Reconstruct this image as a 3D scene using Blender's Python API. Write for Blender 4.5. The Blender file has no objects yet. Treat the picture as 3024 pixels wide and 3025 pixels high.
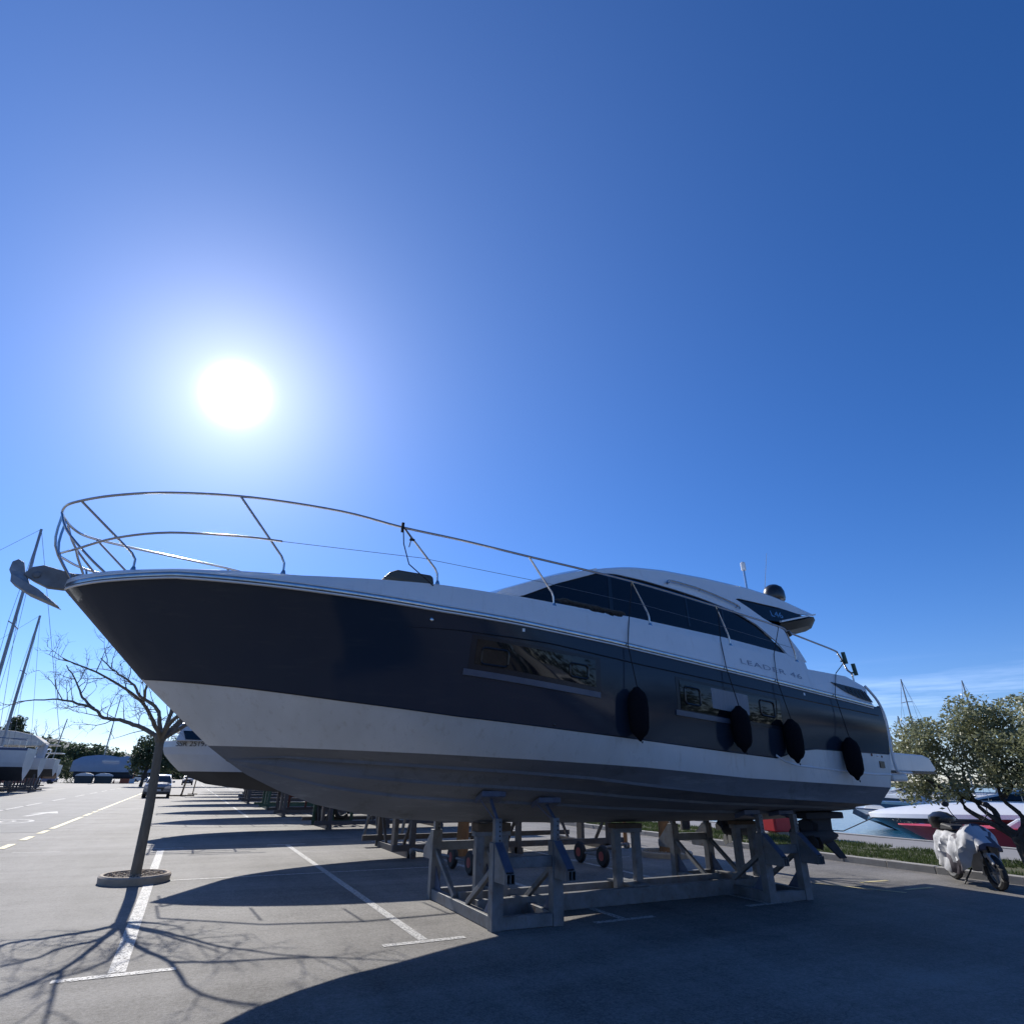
import bpy, bmesh, math, random
from mathutils import Vector, Matrix, noise
random.seed(7)
# ------------------------------------------------------------------ camera
F, PITCH, ROLL, AZ, EYE = 1680.0, math.atan(792/1680.0), math.atan(.0141), math.radians(27), 1.6
fh = Vector((math.sin(AZ), math.cos(AZ), 0)); r0 = Vector((math.cos(AZ), -math.sin(AZ), 0)); UPV = Vector((0, 0, 1))
FW = fh*math.cos(PITCH)+UPV*math.sin(PITCH); u0 = UPV*math.cos(PITCH)-fh*math.sin(PITCH)
RT = r0*math.cos(ROLL)+u0*math.sin(ROLL); UU = u0*math.cos(ROLL)-r0*math.sin(ROLL)
scn = bpy.context.scene
C = scn.collection
cam = bpy.data.cameras.new('camera'); camo = bpy.data.objects.new('camera', cam); C.objects.link(camo)
M4 = Matrix((RT, UU, -FW)).transposed().to_4x4(); M4.translation = Vector((0, 0, EYE)); camo.matrix_world = M4
cam.sensor_fit = 'HORIZONTAL'; cam.sensor_width = 36; cam.lens = F/3024*36; cam.clip_start = .05; cam.clip_end = 9000
scn.camera = camo
# ------------------------------------------------------------------ sun and sky
SUNEL, SUNAZ = math.radians(32.49), math.radians(-3.78)
SD = Vector((math.sin(SUNAZ)*math.cos(SUNEL), math.cos(SUNAZ)*math.cos(SUNEL), math.sin(SUNEL)))
sl = bpy.data.lights.new('sun', 'SUN'); sl.energy = 4.9; sl.angle = math.radians(.5); sl.color = (1, .95, .87)
so = bpy.data.objects.new('sun', sl); C.objects.link(so); so.rotation_euler = (-SD).to_track_quat('-Z', 'Y').to_euler()
w = bpy.data.worlds.new('World'); scn.world = w; w.use_nodes = True
nt = w.node_tree; nt.nodes.clear()
def N(nt, t, **k):
    n = nt.nodes.new(t)
    for a, b in k.items(): setattr(n, a, b)
    return n
def mth(nt, op, a, b=None, c=None):
    n = N(nt, 'ShaderNodeMath', operation=op)
    for i, v in enumerate((a, b, c)):
        if v is None: continue
        if isinstance(v, (int, float)): n.inputs[i].default_value = v
        else: nt.links.new(v, n.inputs[i])
    return n.outputs[0]
def build_world():
    L = nt.links.new
    out = N(nt, 'ShaderNodeOutputWorld')
    sky = N(nt, 'ShaderNodeTexSky', sky_type='NISHITA'); sky.sun_disc = False
    sky.sun_elevation = SUNEL; sky.sun_rotation = SUNAZ; sky.air_density = 1.0; sky.dust_density = .02; sky.ozone_density = 3.0; sky.altitude = 300
    hs = N(nt, 'ShaderNodeHueSaturation'); hs.inputs['Saturation'].default_value = 1.2
    tint = N(nt, 'ShaderNodeMix', data_type='RGBA', blend_type='MULTIPLY'); tint.inputs[0].default_value = 1; tint.inputs[7].default_value = (.88, .915, 1.19, 1)
    L(sky.outputs[0], tint.inputs[6]); L(tint.outputs[2], hs.inputs['Color'])
    bg = N(nt, 'ShaderNodeBackground'); bg.inputs[1].default_value = .103; L(hs.outputs[0], bg.inputs[0])
    tc = N(nt, 'ShaderNodeTexCoord')
    dot = N(nt, 'ShaderNodeVectorMath', operation='DOT_PRODUCT'); L(tc.outputs['Generated'], dot.inputs[0]); dot.inputs[1].default_value = SD
    ang = mth(nt, 'ARCCOSINE', mth(nt, 'MINIMUM', dot.outputs['Value'], 1.0))          # radians from the sun
    def lobe(s, a, p=2):
        return mth(nt, 'MULTIPLY', mth(nt, 'EXPONENT', mth(nt, 'MULTIPLY', mth(nt, 'POWER', mth(nt, 'DIVIDE', ang, s), p), -1.0)), a)
    core = mth(nt, 'ADD', lobe(.027, 6.0, 2.0), lobe(.115, .8, 1.15))
    b2 = N(nt, 'ShaderNodeBackground'); b2.inputs[0].default_value = (1, .97, .95, 1); L(core, b2.inputs[1])
    b3 = N(nt, 'ShaderNodeBackground'); b3.inputs[0].default_value = (.66, .78, 1, 1); L(lobe(.50, .25, 1.35), b3.inputs[1])
    # thin wisps of cloud low in the sky
    sx = N(nt, 'ShaderNodeSeparateXYZ'); L(tc.outputs['Generated'], sx.inputs[0])
    mp = N(nt, 'ShaderNodeMapping'); mp.inputs['Scale'].default_value = (2.0, 2.0, 26); mp.inputs['Rotation'].default_value = (.03, .02, 0); L(tc.outputs['Generated'], mp.inputs[0])
    nz = N(nt, 'ShaderNodeTexNoise'); nz.inputs['Scale'].default_value = 2.2; nz.inputs['Detail'].default_value = 6; nz.inputs['Roughness'].default_value = .6; L(mp.outputs[0], nz.inputs['Vector'])
    r = N(nt, 'ShaderNodeMapRange'); r.inputs[1].default_value = .46; r.inputs[2].default_value = .72; L(nz.outputs[0], r.inputs[0])
    band = N(nt, 'ShaderNodeMapRange', interpolation_type='SMOOTHSTEP'); band.inputs[1].default_value = .175; band.inputs[2].default_value = .10; L(sx.outputs[2], band.inputs[0])
    side = N(nt, 'ShaderNodeMapRange', interpolation_type='SMOOTHSTEP'); side.inputs[1].default_value = .55; side.inputs[2].default_value = .85; L(sx.outputs[0], side.inputs[0])
    cf = mth(nt, 'MULTIPLY', mth(nt, 'MULTIPLY', r.outputs[0], band.outputs[0]), mth(nt, 'MULTIPLY', side.outputs[0], .34))
    b4 = N(nt, 'ShaderNodeBackground'); b4.inputs[0].default_value = (.9, .93, 1, 1); L(cf, b4.inputs[1])
    a1 = N(nt, 'ShaderNodeAddShader'); a2 = N(nt, 'ShaderNodeAddShader'); a3 = N(nt, 'ShaderNodeAddShader')
    L(bg.outputs[0], a1.inputs[0]); L(b2.outputs[0], a1.inputs[1]); L(a1.outputs[0], a2.inputs[0]); L(b3.outputs[0], a2.inputs[1])
    L(a2.outputs[0], a3.inputs[0]); L(b4.outputs[0], a3.inputs[1]); L(a3.outputs[0], out.inputs[0])
build_world()
scn.view_settings.view_transform = 'Standard'; scn.view_settings.look = 'None'; scn.view_settings.exposure = 0.15; scn.view_settings.gamma = 1
# ------------------------------------------------------------------ materials
def mat(name, col, rough=.5, metal=0, col2=None, sc=6, amt=.5, bump=0, bsc=60, coat=0, spec=.5, stretch=(1, 1, 1), subs=0, alpha=1):
    m = bpy.data.materials.new(name); m.use_nodes = True; t = m.node_tree; p = t.nodes['Principled BSDF']
    p.inputs['Roughness'].default_value = rough; p.inputs['Metallic'].default_value = metal
    p.inputs['Coat Weight'].default_value = coat; p.inputs['Coat Roughness'].default_value = .04; p.inputs['Specular IOR Level'].default_value = spec
    tc = N(t, 'ShaderNodeTexCoord'); mp = N(t, 'ShaderNodeMapping'); mp.inputs['Scale'].default_value = stretch; t.links.new(tc.outputs['Object'], mp.inputs[0])
    nz = N(t, 'ShaderNodeTexNoise'); nz.inputs['Scale'].default_value = sc; nz.inputs['Detail'].default_value = 8; nz.inputs['Roughness'].default_value = .62; t.links.new(mp.outputs[0], nz.inputs['Vector'])
    if col2 is None: col2 = tuple(c*.82 for c in col)
    mx = N(t, 'ShaderNodeMix', data_type='RGBA'); r = N(t, 'ShaderNodeMapRange'); r.inputs[1].default_value = .5-amt*.4; r.inputs[2].default_value = .5+amt*.4
    t.links.new(nz.outputs[0], r.inputs[0]); t.links.new(r.outputs[0], mx.inputs[0]); mx.inputs[6].default_value = (*col, 1); mx.inputs[7].default_value = (*col2, 1)
    t.links.new(mx.outputs[2], p.inputs['Base Color'])
    rr = N(t, 'ShaderNodeMapRange'); rr.inputs[3].default_value = max(.02, rough*.85); rr.inputs[4].default_value = min(1, rough*1.18); t.links.new(nz.outputs[0], rr.inputs[0]); t.links.new(rr.outputs[0], p.inputs['Roughness'])
    if bump:
        n2 = N(t, 'ShaderNodeTexNoise'); n2.inputs['Scale'].default_value = bsc; n2.inputs['Detail'].default_value = 4; t.links.new(mp.outputs[0], n2.inputs['Vector'])
        b = N(t, 'ShaderNodeBump'); b.inputs['Strength'].default_value = bump; b.inputs['Distance'].default_value = .01; t.links.new(n2.outputs[0], b.inputs['Height']); t.links.new(b.outputs[0], p.inputs['Normal'])
    if alpha < 1: p.inputs['Alpha'].default_value = alpha
    return m
def asphalt(name, base, dark, spk=.5):
    m = bpy.data.materials.new(name); m.use_nodes = True; t = m.node_tree; L = t.links.new; p = t.nodes['Principled BSDF']
    tc = N(t, 'ShaderNodeTexCoord')
    def nz(s, d=6, v=None, ro=.6):
        n = N(t, 'ShaderNodeTexNoise'); n.inputs['Scale'].default_value = s; n.inputs['Detail'].default_value = d; n.inputs['Roughness'].default_value = ro; L(v or tc.outputs['Object'], n.inputs['Vector']); return n.outputs[0]
    mp = N(t, 'ShaderNodeMapping'); mp.inputs['Scale'].default_value = (1.6, .22, 1); mp.inputs['Rotation'].default_value = (0, 0, .12); L(tc.outputs['Object'], mp.inputs[0])
    mp2 = N(t, 'ShaderNodeMapping'); mp2.inputs['Scale'].default_value = (.16, 1.4, 1); mp2.inputs['Rotation'].default_value = (0, 0, .06); L(tc.outputs['Object'], mp2.inputs[0])
    big = nz(.35, 5); streak = nz(1.0, 5, mp.outputs[0]); st2 = nz(1.0, 6, mp2.outputs[0]); fine = nz(85, 3); mid = nz(9, 5, None, .7)
    vo = N(t, 'ShaderNodeTexVoronoi'); vo.inputs['Scale'].default_value = 120; L(tc.outputs['Object'], vo.inputs['Vector'])
    s = mth(t, 'ADD', mth(t, 'MULTIPLY', mth(t, 'SUBTRACT', big, .5), 1.0), mth(t, 'MULTIPLY', mth(t, 'SUBTRACT', streak, .5), .75))
    s = mth(t, 'ADD', s, mth(t, 'MULTIPLY', mth(t, 'SUBTRACT', mid, .5), .85))
    s = mth(t, 'ADD', s, mth(t, 'MULTIPLY', mth(t, 'SUBTRACT', st2, .5), .95))
    grit = nz(30, 3, None, .7); s = mth(t, 'ADD', s, mth(t, 'MULTIPLY', mth(t, 'SUBTRACT', grit, .5), 1.5))
    s = mth(t, 'ADD', s, mth(t, 'MULTIPLY', mth(t, 'SUBTRACT', fine, .5), 1.9*spk))
    s = mth(t, 'ADD', s, mth(t, 'MULTIPLY', mth(t, 'SUBTRACT', vo.outputs['Distance'], .45), -.9*spk))
    fac = mth(t, 'ADD', s, .62)
    mx = N(t, 'ShaderNodeMix', data_type='RGBA'); mx.clamp_factor = True; L(fac, mx.inputs[0]); mx.inputs[6].default_value = (*dark, 1); mx.inputs[7].default_value = (*base, 1)
    # oil stains and hairline cracks
    stn = nz(.9, 3); r = N(t, 'ShaderNodeMapRange'); r.inputs[1].default_value = .60; r.inputs[2].default_value = .74; L(stn, r.inputs[0])
    m2 = N(t, 'ShaderNodeMix', data_type='RGBA', blend_type='MULTIPLY'); L(mth(t, 'MULTIPLY', r.outputs[0], .45), m2.inputs[0]); L(mx.outputs[2], m2.inputs[6]); m2.inputs[7].default_value = (.35, .35, .37, 1)
    wv = N(t, 'ShaderNodeVectorMath', operation='ADD'); nn = N(t, 'ShaderNodeTexNoise'); nn.inputs['Scale'].default_value = 1.3; L(tc.outputs['Object'], nn.inputs['Vector'])
    L(tc.outputs['Object'], wv.inputs[0]); L(nn.outputs['Color'], wv.inputs[1])
    vc = N(t, 'ShaderNodeTexVoronoi', feature='DISTANCE_TO_EDGE'); vc.inputs['Scale'].default_value = .17; L(wv.outputs[0], vc.inputs['Vector'])
    cr = N(t, 'ShaderNodeMapRange'); cr.inputs[1].default_value = .0; cr.inputs[2].default_value = .0022; cr.inputs[3].default_value = .28; cr.inputs[4].default_value = 0; L(vc.outputs['Distance'], cr.inputs[0])
    m3 = N(t, 'ShaderNodeMix', data_type='RGBA'); L(cr.outputs[0], m3.inputs[0]); L(m2.outputs[2], m3.inputs[6]); m3.inputs[7].default_value = (.03, .03, .03, 1)
    L(m3.outputs[2], p.inputs['Base Color']); p.inputs['Roughness'].default_value = .78; p.inputs['Specular IOR Level'].default_value = .35
    b = N(t, 'ShaderNodeBump'); b.inputs['Strength'].default_value = .5; b.inputs['Distance'].default_value = .006; L(mth(t, 'ADD', fine, vo.outputs['Distance']), b.inputs['Height']); L(b.outputs[0], p.inputs['Normal'])
    return m
M = {}
M['asphalt'] = asphalt('asphalt', (.275, .26, .24), (.07, .066, .06))
M['road'] = asphalt('road_asphalt', (.19, .19, .188), (.09, .09, .09))
def paint(name, col, wear=.45):
    m = mat(name, col, .7); t = m.node_tree; p = t.nodes['Principled BSDF']; L = t.links.new
    n = N(t, 'ShaderNodeTexNoise'); n.inputs['Scale'].default_value = 38; n.inputs['Detail'].default_value = 6; n.inputs['Roughness'].default_value = .75; tc = N(t, 'ShaderNodeTexCoord'); L(tc.outputs['Object'], n.inputs['Vector'])
    r = N(t, 'ShaderNodeMapRange'); r.inputs[1].default_value = wear-.06; r.inputs[2].default_value = wear+.05; L(n.outputs[0], r.inputs[0]); L(r.outputs[0], p.inputs['Alpha'])
    return m
M['wline'] = paint('white_line_paint', (.60, .59, .56), .455)
M['yline'] = paint('yellow_line_paint', (.70, .60, .30), .36)
M['navy'] = mat('navy_gelcoat', (.020, .031, .052), .11, 0, (.024, .034, .05), 1.2, .8, coat=.0, spec=.28, stretch=(1, 1, 2))
M['white'] = mat('white_gelcoat', (.80, .81, .81), .22, 0, (.73, .74, .74), 2.0, .8, coat=.3)
M['stripe'] = mat('white_boot_band', (.74, .75, .74), .28, 0, (.58, .58, .55), 1.6, .9, coat=.2, stretch=(1.4, 1, .5))
M['antifoul'] = mat('grey_antifouling', (.20, .215, .24), .75, 0, (.13, .14, .16), 1.4, .8, bump=.25, bsc=25, stretch=(.6, 1, 2.5))
M['steel'] = mat('stainless_steel', (.55, .56, .58), .22, 1, (.42, .43, .45), 9)
def streaks(m, col, amt, sc=(9, 9, .5)):
    t = M[m].node_tree; L = t.links.new; p = t.nodes['Principled BSDF']; src = p.inputs['Base Color'].links[0].from_socket
    tc = N(t, 'ShaderNodeTexCoord'); mp = N(t, 'ShaderNodeMapping'); mp.inputs['Scale'].default_value = sc; L(tc.outputs['Object'], mp.inputs[0])
    n = N(t, 'ShaderNodeTexNoise'); n.inputs['Scale'].default_value = 1; n.inputs['Detail'].default_value = 5; n.inputs['Roughness'].default_value = .7; L(mp.outputs[0], n.inputs['Vector'])
    r = N(t, 'ShaderNodeMapRange'); r.inputs[1].default_value = .56; r.inputs[2].default_value = .74; r.inputs[4].default_value = amt; L(n.outputs[0], r.inputs[0])
    x = N(t, 'ShaderNodeMix', data_type='RGBA'); L(r.outputs[0], x.inputs[0]); L(src, x.inputs[6]); x.inputs[7].default_value = (*col, 1); L(x.outputs[2], p.inputs['Base Color'])
streaks('stripe', (.40, .37, .30), .5); streaks('white', (.5, .49, .46), .3); streaks('antifoul', (.33, .35, .36), .55, (.9, 3, 7)); streaks('antifoul', (.07, .075, .07), .6, (3, 3, 1)); streaks('navy', (.05, .06, .07), .35, (1.2, 2, 9))
M['galv'] = mat('galvanised_steel', (.24, .26, .28), .6, .2, (.13, .12, .11), 5, .7, bump=.2, bsc=30)
M['gbolt'] = mat('dark_plate_steel', (.12, .15, .22), .5, .3, (.08, .10, .16), 9)
M['glass'] = mat('tinted_glass', (.006, .008, .011), .035, 0, (.008, .011, .015), 2, spec=.42)
M['blk'] = mat('black_rubber', (.012, .012, .013), .6, 0, (.022, .022, .024), 20, bump=.2)
M['fuzz'] = mat('black_fender_cloth', (.006, .006, .009), .95, 0, (.014, .014, .018), 60, bump=1, bsc=180, spec=.1)
M['plast'] = mat('black_plastic', (.015, .015, .017), .3, coat=.3)
M['alu'] = mat('mast_aluminium', (.30, .31, .33), .4, .7, (.22, .23, .25), 3)
M['wire'] = mat('rigging_wire', (.22, .23, .25), .5, .5)
M['rope'] = mat('rope_fibre', (.10, .09, .075), .9, 0, (.03, .03, .03), 60, bump=1, bsc=120)
M['brope'] = mat('black_rope', (.015, .015, .018), .85)
M['bark'] = mat('grey_bark', (.25, .225, .18), .9, 0, (.12, .11, .09), 14, .8, bump=1, bsc=40, stretch=(1, 1, .3))
M['obark'] = mat('orange_bark', (.34, .18, .08), .9, 0, (.2, .1, .045), 12, .8, bump=1, bsc=40, stretch=(1, 1, .3))
M['dbark'] = mat('dark_bark', (.07, .06, .05), .9, 0, (.035, .03, .027), 14, bump=1, bsc=40)
streaks('galv', (.16, .075, .035), .7, (9, 9, 6))
M['conc'] = mat('concrete', (.50, .41, .31), .85, 0, (.34, .28, .22), 7, .8, bump=.5, bsc=70)
M['kerb'] = mat('kerb_stone', (.42, .40, .36), .85, 0, (.27, .255, .23), 4, .8, bump=.4, bsc=50)
M['paving'] = mat('promenade_paving', (.30, .29, .28), .8, 0, (.22, .21, .20), 1.1, .8, bump=.3, bsc=40, stretch=(3, .3, 1))
M['soil'] = mat('soil', (.12, .10, .075), .95, 0, (.05, .045, .035), 25, .8, bump=1, bsc=60)
M['grass'] = mat('grass_blades', (.075, .11, .028), .8, 0, (.04, .06, .018), 3, .9)
M['turf'] = mat('turf_soil', (.08, .10, .04), .95, 0, (.09, .075, .045), 5, .8, bump=1, bsc=50)
M['leaf'] = mat('olive_leaf', (.32, .33, .19), .45, 0, (.19, .21, .11), 1.5, .8, spec=.6)
def translucent(m, f):
    t = M[m].node_tree; p = t.nodes['Principled BSDF']; tr = N(t, 'ShaderNodeBsdfTranslucent'); mx = N(t, 'ShaderNodeMixShader'); mx.inputs[0].default_value = f
    t.links.new(p.inputs['Base Color'].links[0].from_socket, tr.inputs[0]); t.links.new(p.outputs[0], mx.inputs[1]); t.links.new(tr.outputs[0], mx.inputs[2]); t.links.new(mx.outputs[0], t.nodes['Material Output'].inputs[0])
translucent('leaf', .4); translucent('grass', .35)
M['leaf2'] = mat('dark_leaf', (.09, .12, .06), .6, 0, (.05, .07, .035), 1.5, .8)  # colour lightened to stand in for haze over the distant trees
M['leaf3'] = mat('pine_leaf', (.10, .14, .07), .8, 0, (.05, .075, .04), .12, .9)  # distance haze put into the woodland's leaf colour
M['hull1'] = mat('white_boat_paint', (.62, .63, .63), .3, 0, (.5, .51, .52), .8, coat=.2)
M['cream'] = mat('cream_boat_paint', (.60, .58, .52), .35, 0, (.5, .48, .43), .8)
M['bluebt'] = mat('blue_boat_stripe', (.05, .09, .18), .35)
M['shrink'] = mat('blue_shrink_wrap', (.36, .39, .44), .5, 0, (.28, .31, .36), 1.2, .9, bump=.8, bsc=1.2)
M['canvas'] = mat('cream_canvas', (.62, .58, .50), .85, 0, (.5, .46, .4), 3, bump=.5, bsc=4)
M['dkhull'] = mat('dark_bottom_paint', (.045, .05, .06), .8, 0, (.03, .033, .04), .8)
M['red'] = mat('red_paint', (.62, .03, .035), .45, 0, (.5, .025, .03), 2)
M['maroon'] = mat('maroon_hull_paint', (.10, .035, .03), .25, 0, (.07, .03, .028), 1, coat=.4)
M['orange'] = mat('orange_plastic', (.65, .13, .04), .5)
M['blue'] = mat('blue_paint', (.03, .16, .55), .5)
M['ywood'] = mat('weathered_wood', (.30, .20, .10), .85, 0, (.18, .12, .07), 10, .8, bump=.5, stretch=(1, 1, .15))
M['dgreen'] = mat('green_painted_steel', (.05, .12, .08), .5, 0, (.035, .08, .06), 6)
M['rust'] = mat('rusty_red_steel', (.18, .05, .04), .7, 0, (.10, .035, .03), 8)
M['carpaint'] = mat('silver_car_paint', (.34, .35, .37), .18, .5, (.30, .31, .33), 2, coat=1)
M['carwhite'] = mat('white_car_paint', (.65, .65, .65), .2, 0, coat=1)
M['cardark'] = mat('dark_car_paint', (.05, .055, .07), .2, .3, coat=1)
M['carred'] = mat('dark_red_car_paint', (.16, .03, .04), .2, .2, coat=1)
M['carblue'] = mat('blue_car_paint', (.03, .07, .2), .2, .2, coat=1)
M['lamp'] = mat('headlamp_glass', (.6, .6, .62), .08, .3, coat=1)
M['cover'] = mat('grey_cover_cloth', (.50, .51, .54), .6, 0, (.38, .39, .42), 6, bump=.6, bsc=14)
M['coverd'] = mat('dark_cover_cloth', (.10, .09, .11), .7, 0, (.07, .06, .08), 6, bump=.6, bsc=14)
M['letter'] = mat('silver_grey_lettering', (.30, .31, .36), .35, .4)
M['ink'] = mat('dark_lettering', (.05, .05, .055), .6)
translucent('leaf3', .35); translucent('leaf2', .35)
M['hill'] = mat('hillside_scrub', (.05, .07, .035), .95, 0, (.03, .045, .025), .03, .9)
M['mount'] = mat('mountain_rock_and_scrub', (.10, .12, .12), .95, 0, (.07, .09, .08), .004, .9)
M['curtain'] = mat('pale_curtain', (.30, .31, .33), .7, 0, (.2, .21, .23), 3, .9, stretch=(14, 14, .5))
M['wood'] = mat('timber_block', (.15, .10, .06), .9, 0, (.08, .055, .035), 10, .8, bump=.5)
M['bin'] = mat('dark_bin_plastic', (.035, .045, .045), .5)
def water():
    m = bpy.data.materials.new('harbour_water'); m.use_nodes = True; t = m.node_tree; p = t.nodes['Principled BSDF']; L = t.links.new
    p.inputs['Base Color'].default_value = (.02, .12, .22, 1); p.inputs['Roughness'].default_value = .12; p.inputs['IOR'].default_value = 1.33
    tc = N(t, 'ShaderNodeTexCoord'); n = N(t, 'ShaderNodeTexNoise'); n.inputs['Scale'].default_value = 2.3; n.inputs['Detail'].default_value = 6; L(tc.outputs['Object'], n.inputs['Vector'])
    b = N(t, 'ShaderNodeBump'); b.inputs['Strength'].default_value = .5; b.inputs['Distance'].default_value = .12; L(n.outputs[0], b.inputs['Height']); L(b.outputs[0], p.inputs['Normal'])
    return m
M['water'] = water()
# ------------------------------------------------------------------ mesh builder
class MB:
    def __init__(s): s.v = []; s.f = []; s.m = []; s.sm = []
    def add(s, vs, fs, mi=0, smooth=False):
        o = len(s.v); s.v += [Vector(v) for v in vs]
        for f in fs: s.f.append([i+o for i in f]); s.m.append(mi); s.sm.append(smooth)
        return s
    def box(s, a, b, mi=0, rz=0, c=None):
        x0, x1 = sorted((a[0], b[0])); y0, y1 = sorted((a[1], b[1])); z0, z1 = sorted((a[2], b[2]))
        vs = [Vector(p) for p in ((x0, y0, z0), (x1, y0, z0), (x1, y1, z0), (x0, y1, z0), (x0, y0, z1), (x1, y0, z1), (x1, y1, z1), (x0, y1, z1))]
        if rz:
            c = Vector(c or ((x0+x1)/2, (y0+y1)/2, 0)); R = Matrix.Rotation(rz, 3, 'Z'); vs = [R@(v-c)+c for v in vs]
        return s.add(vs, [(3, 2, 1, 0), (4, 5, 6, 7), (0, 1, 5, 4), (1, 2, 6, 5), (2, 3, 7, 6), (3, 0, 4, 7)], mi)
    def bar(s, p, q, w, h=None, up=(0, 0, 1), mi=0):            # rectangular bar between two points
        p, q = Vector(p), Vector(q); h = h or w; d = (q-p).normalized(); u = Vector(up)
        if abs(d.dot(u)) > .95: u = Vector((0, 1, 0))
        a = d.cross(u).normalized(); b = a.cross(d).normalized(); a *= w/2; b *= h/2
        vs = [p-a-b, p+a-b, p+a+b, p-a+b, q-a-b, q+a-b, q+a+b, q-a+b]
        return s.add(vs, [(0, 1, 2, 3), (7, 6, 5, 4), (0, 4, 5, 1), (1, 5, 6, 2), (2, 6, 7, 3), (3, 7, 4, 0)], mi)
    def tube(s, pts, r, n=8, mi=0, cap=True):
        pts = [Vector(p) for p in pts]; R = r if isinstance(r, (list, tuple)) else [r]*len(pts); rings = []
        for i, p in enumerate(pts):
            d = (pts[min(i+1, len(pts)-1)]-pts[max(i-1, 0)])
            if d.length < 1e-9: d = Vector((0, 0, 1))
            d.normalize(); u = Vector((0, 0, 1)) if abs(d.z) < .9 else Vector((1, 0, 0))
            a = d.cross(u).normalized(); b = a.cross(d)
            rings.append([p+(a*math.cos(2*math.pi*k/n)+b*math.sin(2*math.pi*k/n))*R[i] for k in range(n)])
        vs = [v for g in rings for v in g]; fs = []
        for i in range(len(pts)-1):
            for k in range(n): fs.append((i*n+k, i*n+(k+1) % n, (i+1)*n+(k+1) % n, (i+1)*n+k))
        if cap: fs.append(tuple(range(n))[::-1]); fs.append(tuple((len(pts)-1)*n+k for k in range(n)))
        return s.add(vs, fs, mi, True)
    def lathe(s, prof, c=(0, 0, 0), n=20, mi=0, axis='Z', sc=(1, 1)):
        c = Vector(c); vs = []; fs = []
        for r, z in prof:
            for k in range(n):
                a = 2*math.pi*k/n; x, y = r*math.cos(a)*sc[0], r*math.sin(a)*sc[1]
                vs.append(c+{'Z': Vector((x, y, z)), 'Y': Vector((x, z, y)), 'X': Vector((z, x, y))}[axis])
        for i in range(len(prof)-1):
            for k in range(n): fs.append((i*n+k, i*n+(k+1) % n, (i+1)*n+(k+1) % n, (i+1)*n+k))
        fs.append(tuple(range(n))[::-1]); fs.append(tuple((len(prof)-1)*n+k for k in range(n)))
        return s.add(vs, fs, mi, True)
    def grid(s, rows, mi=0, smooth=True, flip=False):
        n = len(rows[0]); vs = [p for r in rows for p in r]; fs = []
        for i in range(len(rows)-1):
            for k in range(n-1):
                f = (i*n+k, i*n+k+1, (i+1)*n+k+1, (i+1)*n+k); fs.append(f[::-1] if flip else f)
        return s.add(vs, fs, mi, smooth)
    def prism(s, poly, fn, d0, d1, mi=0):                        # poly (a,b) extruded from fn(a,b,d0) to fn(a,b,d1)
        n = len(poly); vs = [fn(a, b, d0) for a, b in poly]+[fn(a, b, d1) for a, b in poly]
        return s.add(vs, [tuple(range(n))[::-1], tuple(range(n, 2*n))]+[(i, (i+1) % n, n+(i+1) % n, n+i) for i in range(n)], mi)
    def build(s, name, mats, parent=None, bevel=0, fixn=True, auto=40):
        me = bpy.data.meshes.new(name); me.from_pydata([tuple(v) for v in s.v], [], s.f)
        ms = mats if isinstance(mats, (list, tuple)) else [mats]
        for m in ms: me.materials.append(M[m] if isinstance(m, str) else m)
        for p, mi, sm in zip(me.polygons, s.m, s.sm): p.material_index = mi; p.use_smooth = sm
        bm = bmesh.new(); bm.from_mesh(me)
        bmesh.ops.triangulate(bm, faces=[f for f in bm.faces if len(f.verts) > 4])
        if fixn: bmesh.ops.recalc_face_normals(bm, faces=bm.faces)
        ca = math.radians(auto)
        for e in bm.edges:
            if len(e.link_faces) == 2 and e.calc_face_angle(0) > ca: e.smooth = False
        bm.to_mesh(me); bm.free()
        o = bpy.data.objects.new(name, me); C.objects.link(o)
        if bevel:
            b = o.modifiers.new('bevel', 'BEVEL'); b.width = bevel; b.segments = 2; b.limit_method = 'ANGLE'; b.angle_limit = math.radians(50)
        if parent: o.parent = parent; o.matrix_parent_inverse = Matrix.Identity(4)
        return o
def tag(o, label=None, cat=None, group=None, kind=None):
    for k, v in (('label', label), ('category', cat), ('group', group), ('kind', kind)):
        if v: o[k] = v
    return o
def thing(name, label, cat, loc=(0, 0, 0), rz=0, group=None):
    o = bpy.data.objects.new(name, None); C.objects.link(o); o.location = loc; o.rotation_euler = (0, 0, rz); o.empty_display_size = .2
    return tag(o, label, cat, group)
def copy_tree(o, parent=None):
    c = o.copy(); C.objects.link(c); c.parent = parent
    for ch in [x for x in bpy.data.objects if x.parent == o]: copy_tree(ch, c)
    return c
def lerp(tab, x):
    if x <= tab[0][0]: return tab[0][1]
    for (a, b), (c, d) in zip(tab, tab[1:]):
        if x <= c: return b+(d-b)*(x-a)/(c-a)
    return tab[-1][1]
def smooth_path(pts, n=6):                                         # Catmull-Rom
    P = [Vector(p) for p in pts]; out = []
    for i in range(len(P)-1):
        a, b, c, d = P[max(i-1, 0)], P[i], P[i+1], P[min(i+2, len(P)-1)]
        for k in range(n):
            t = k/n; out.append(.5*((2*b)+(c-a)*t+(2*a-5*b+4*c-d)*t*t+(3*b-a-3*c+d)*t**3))
    return out+[P[-1]]
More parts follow.
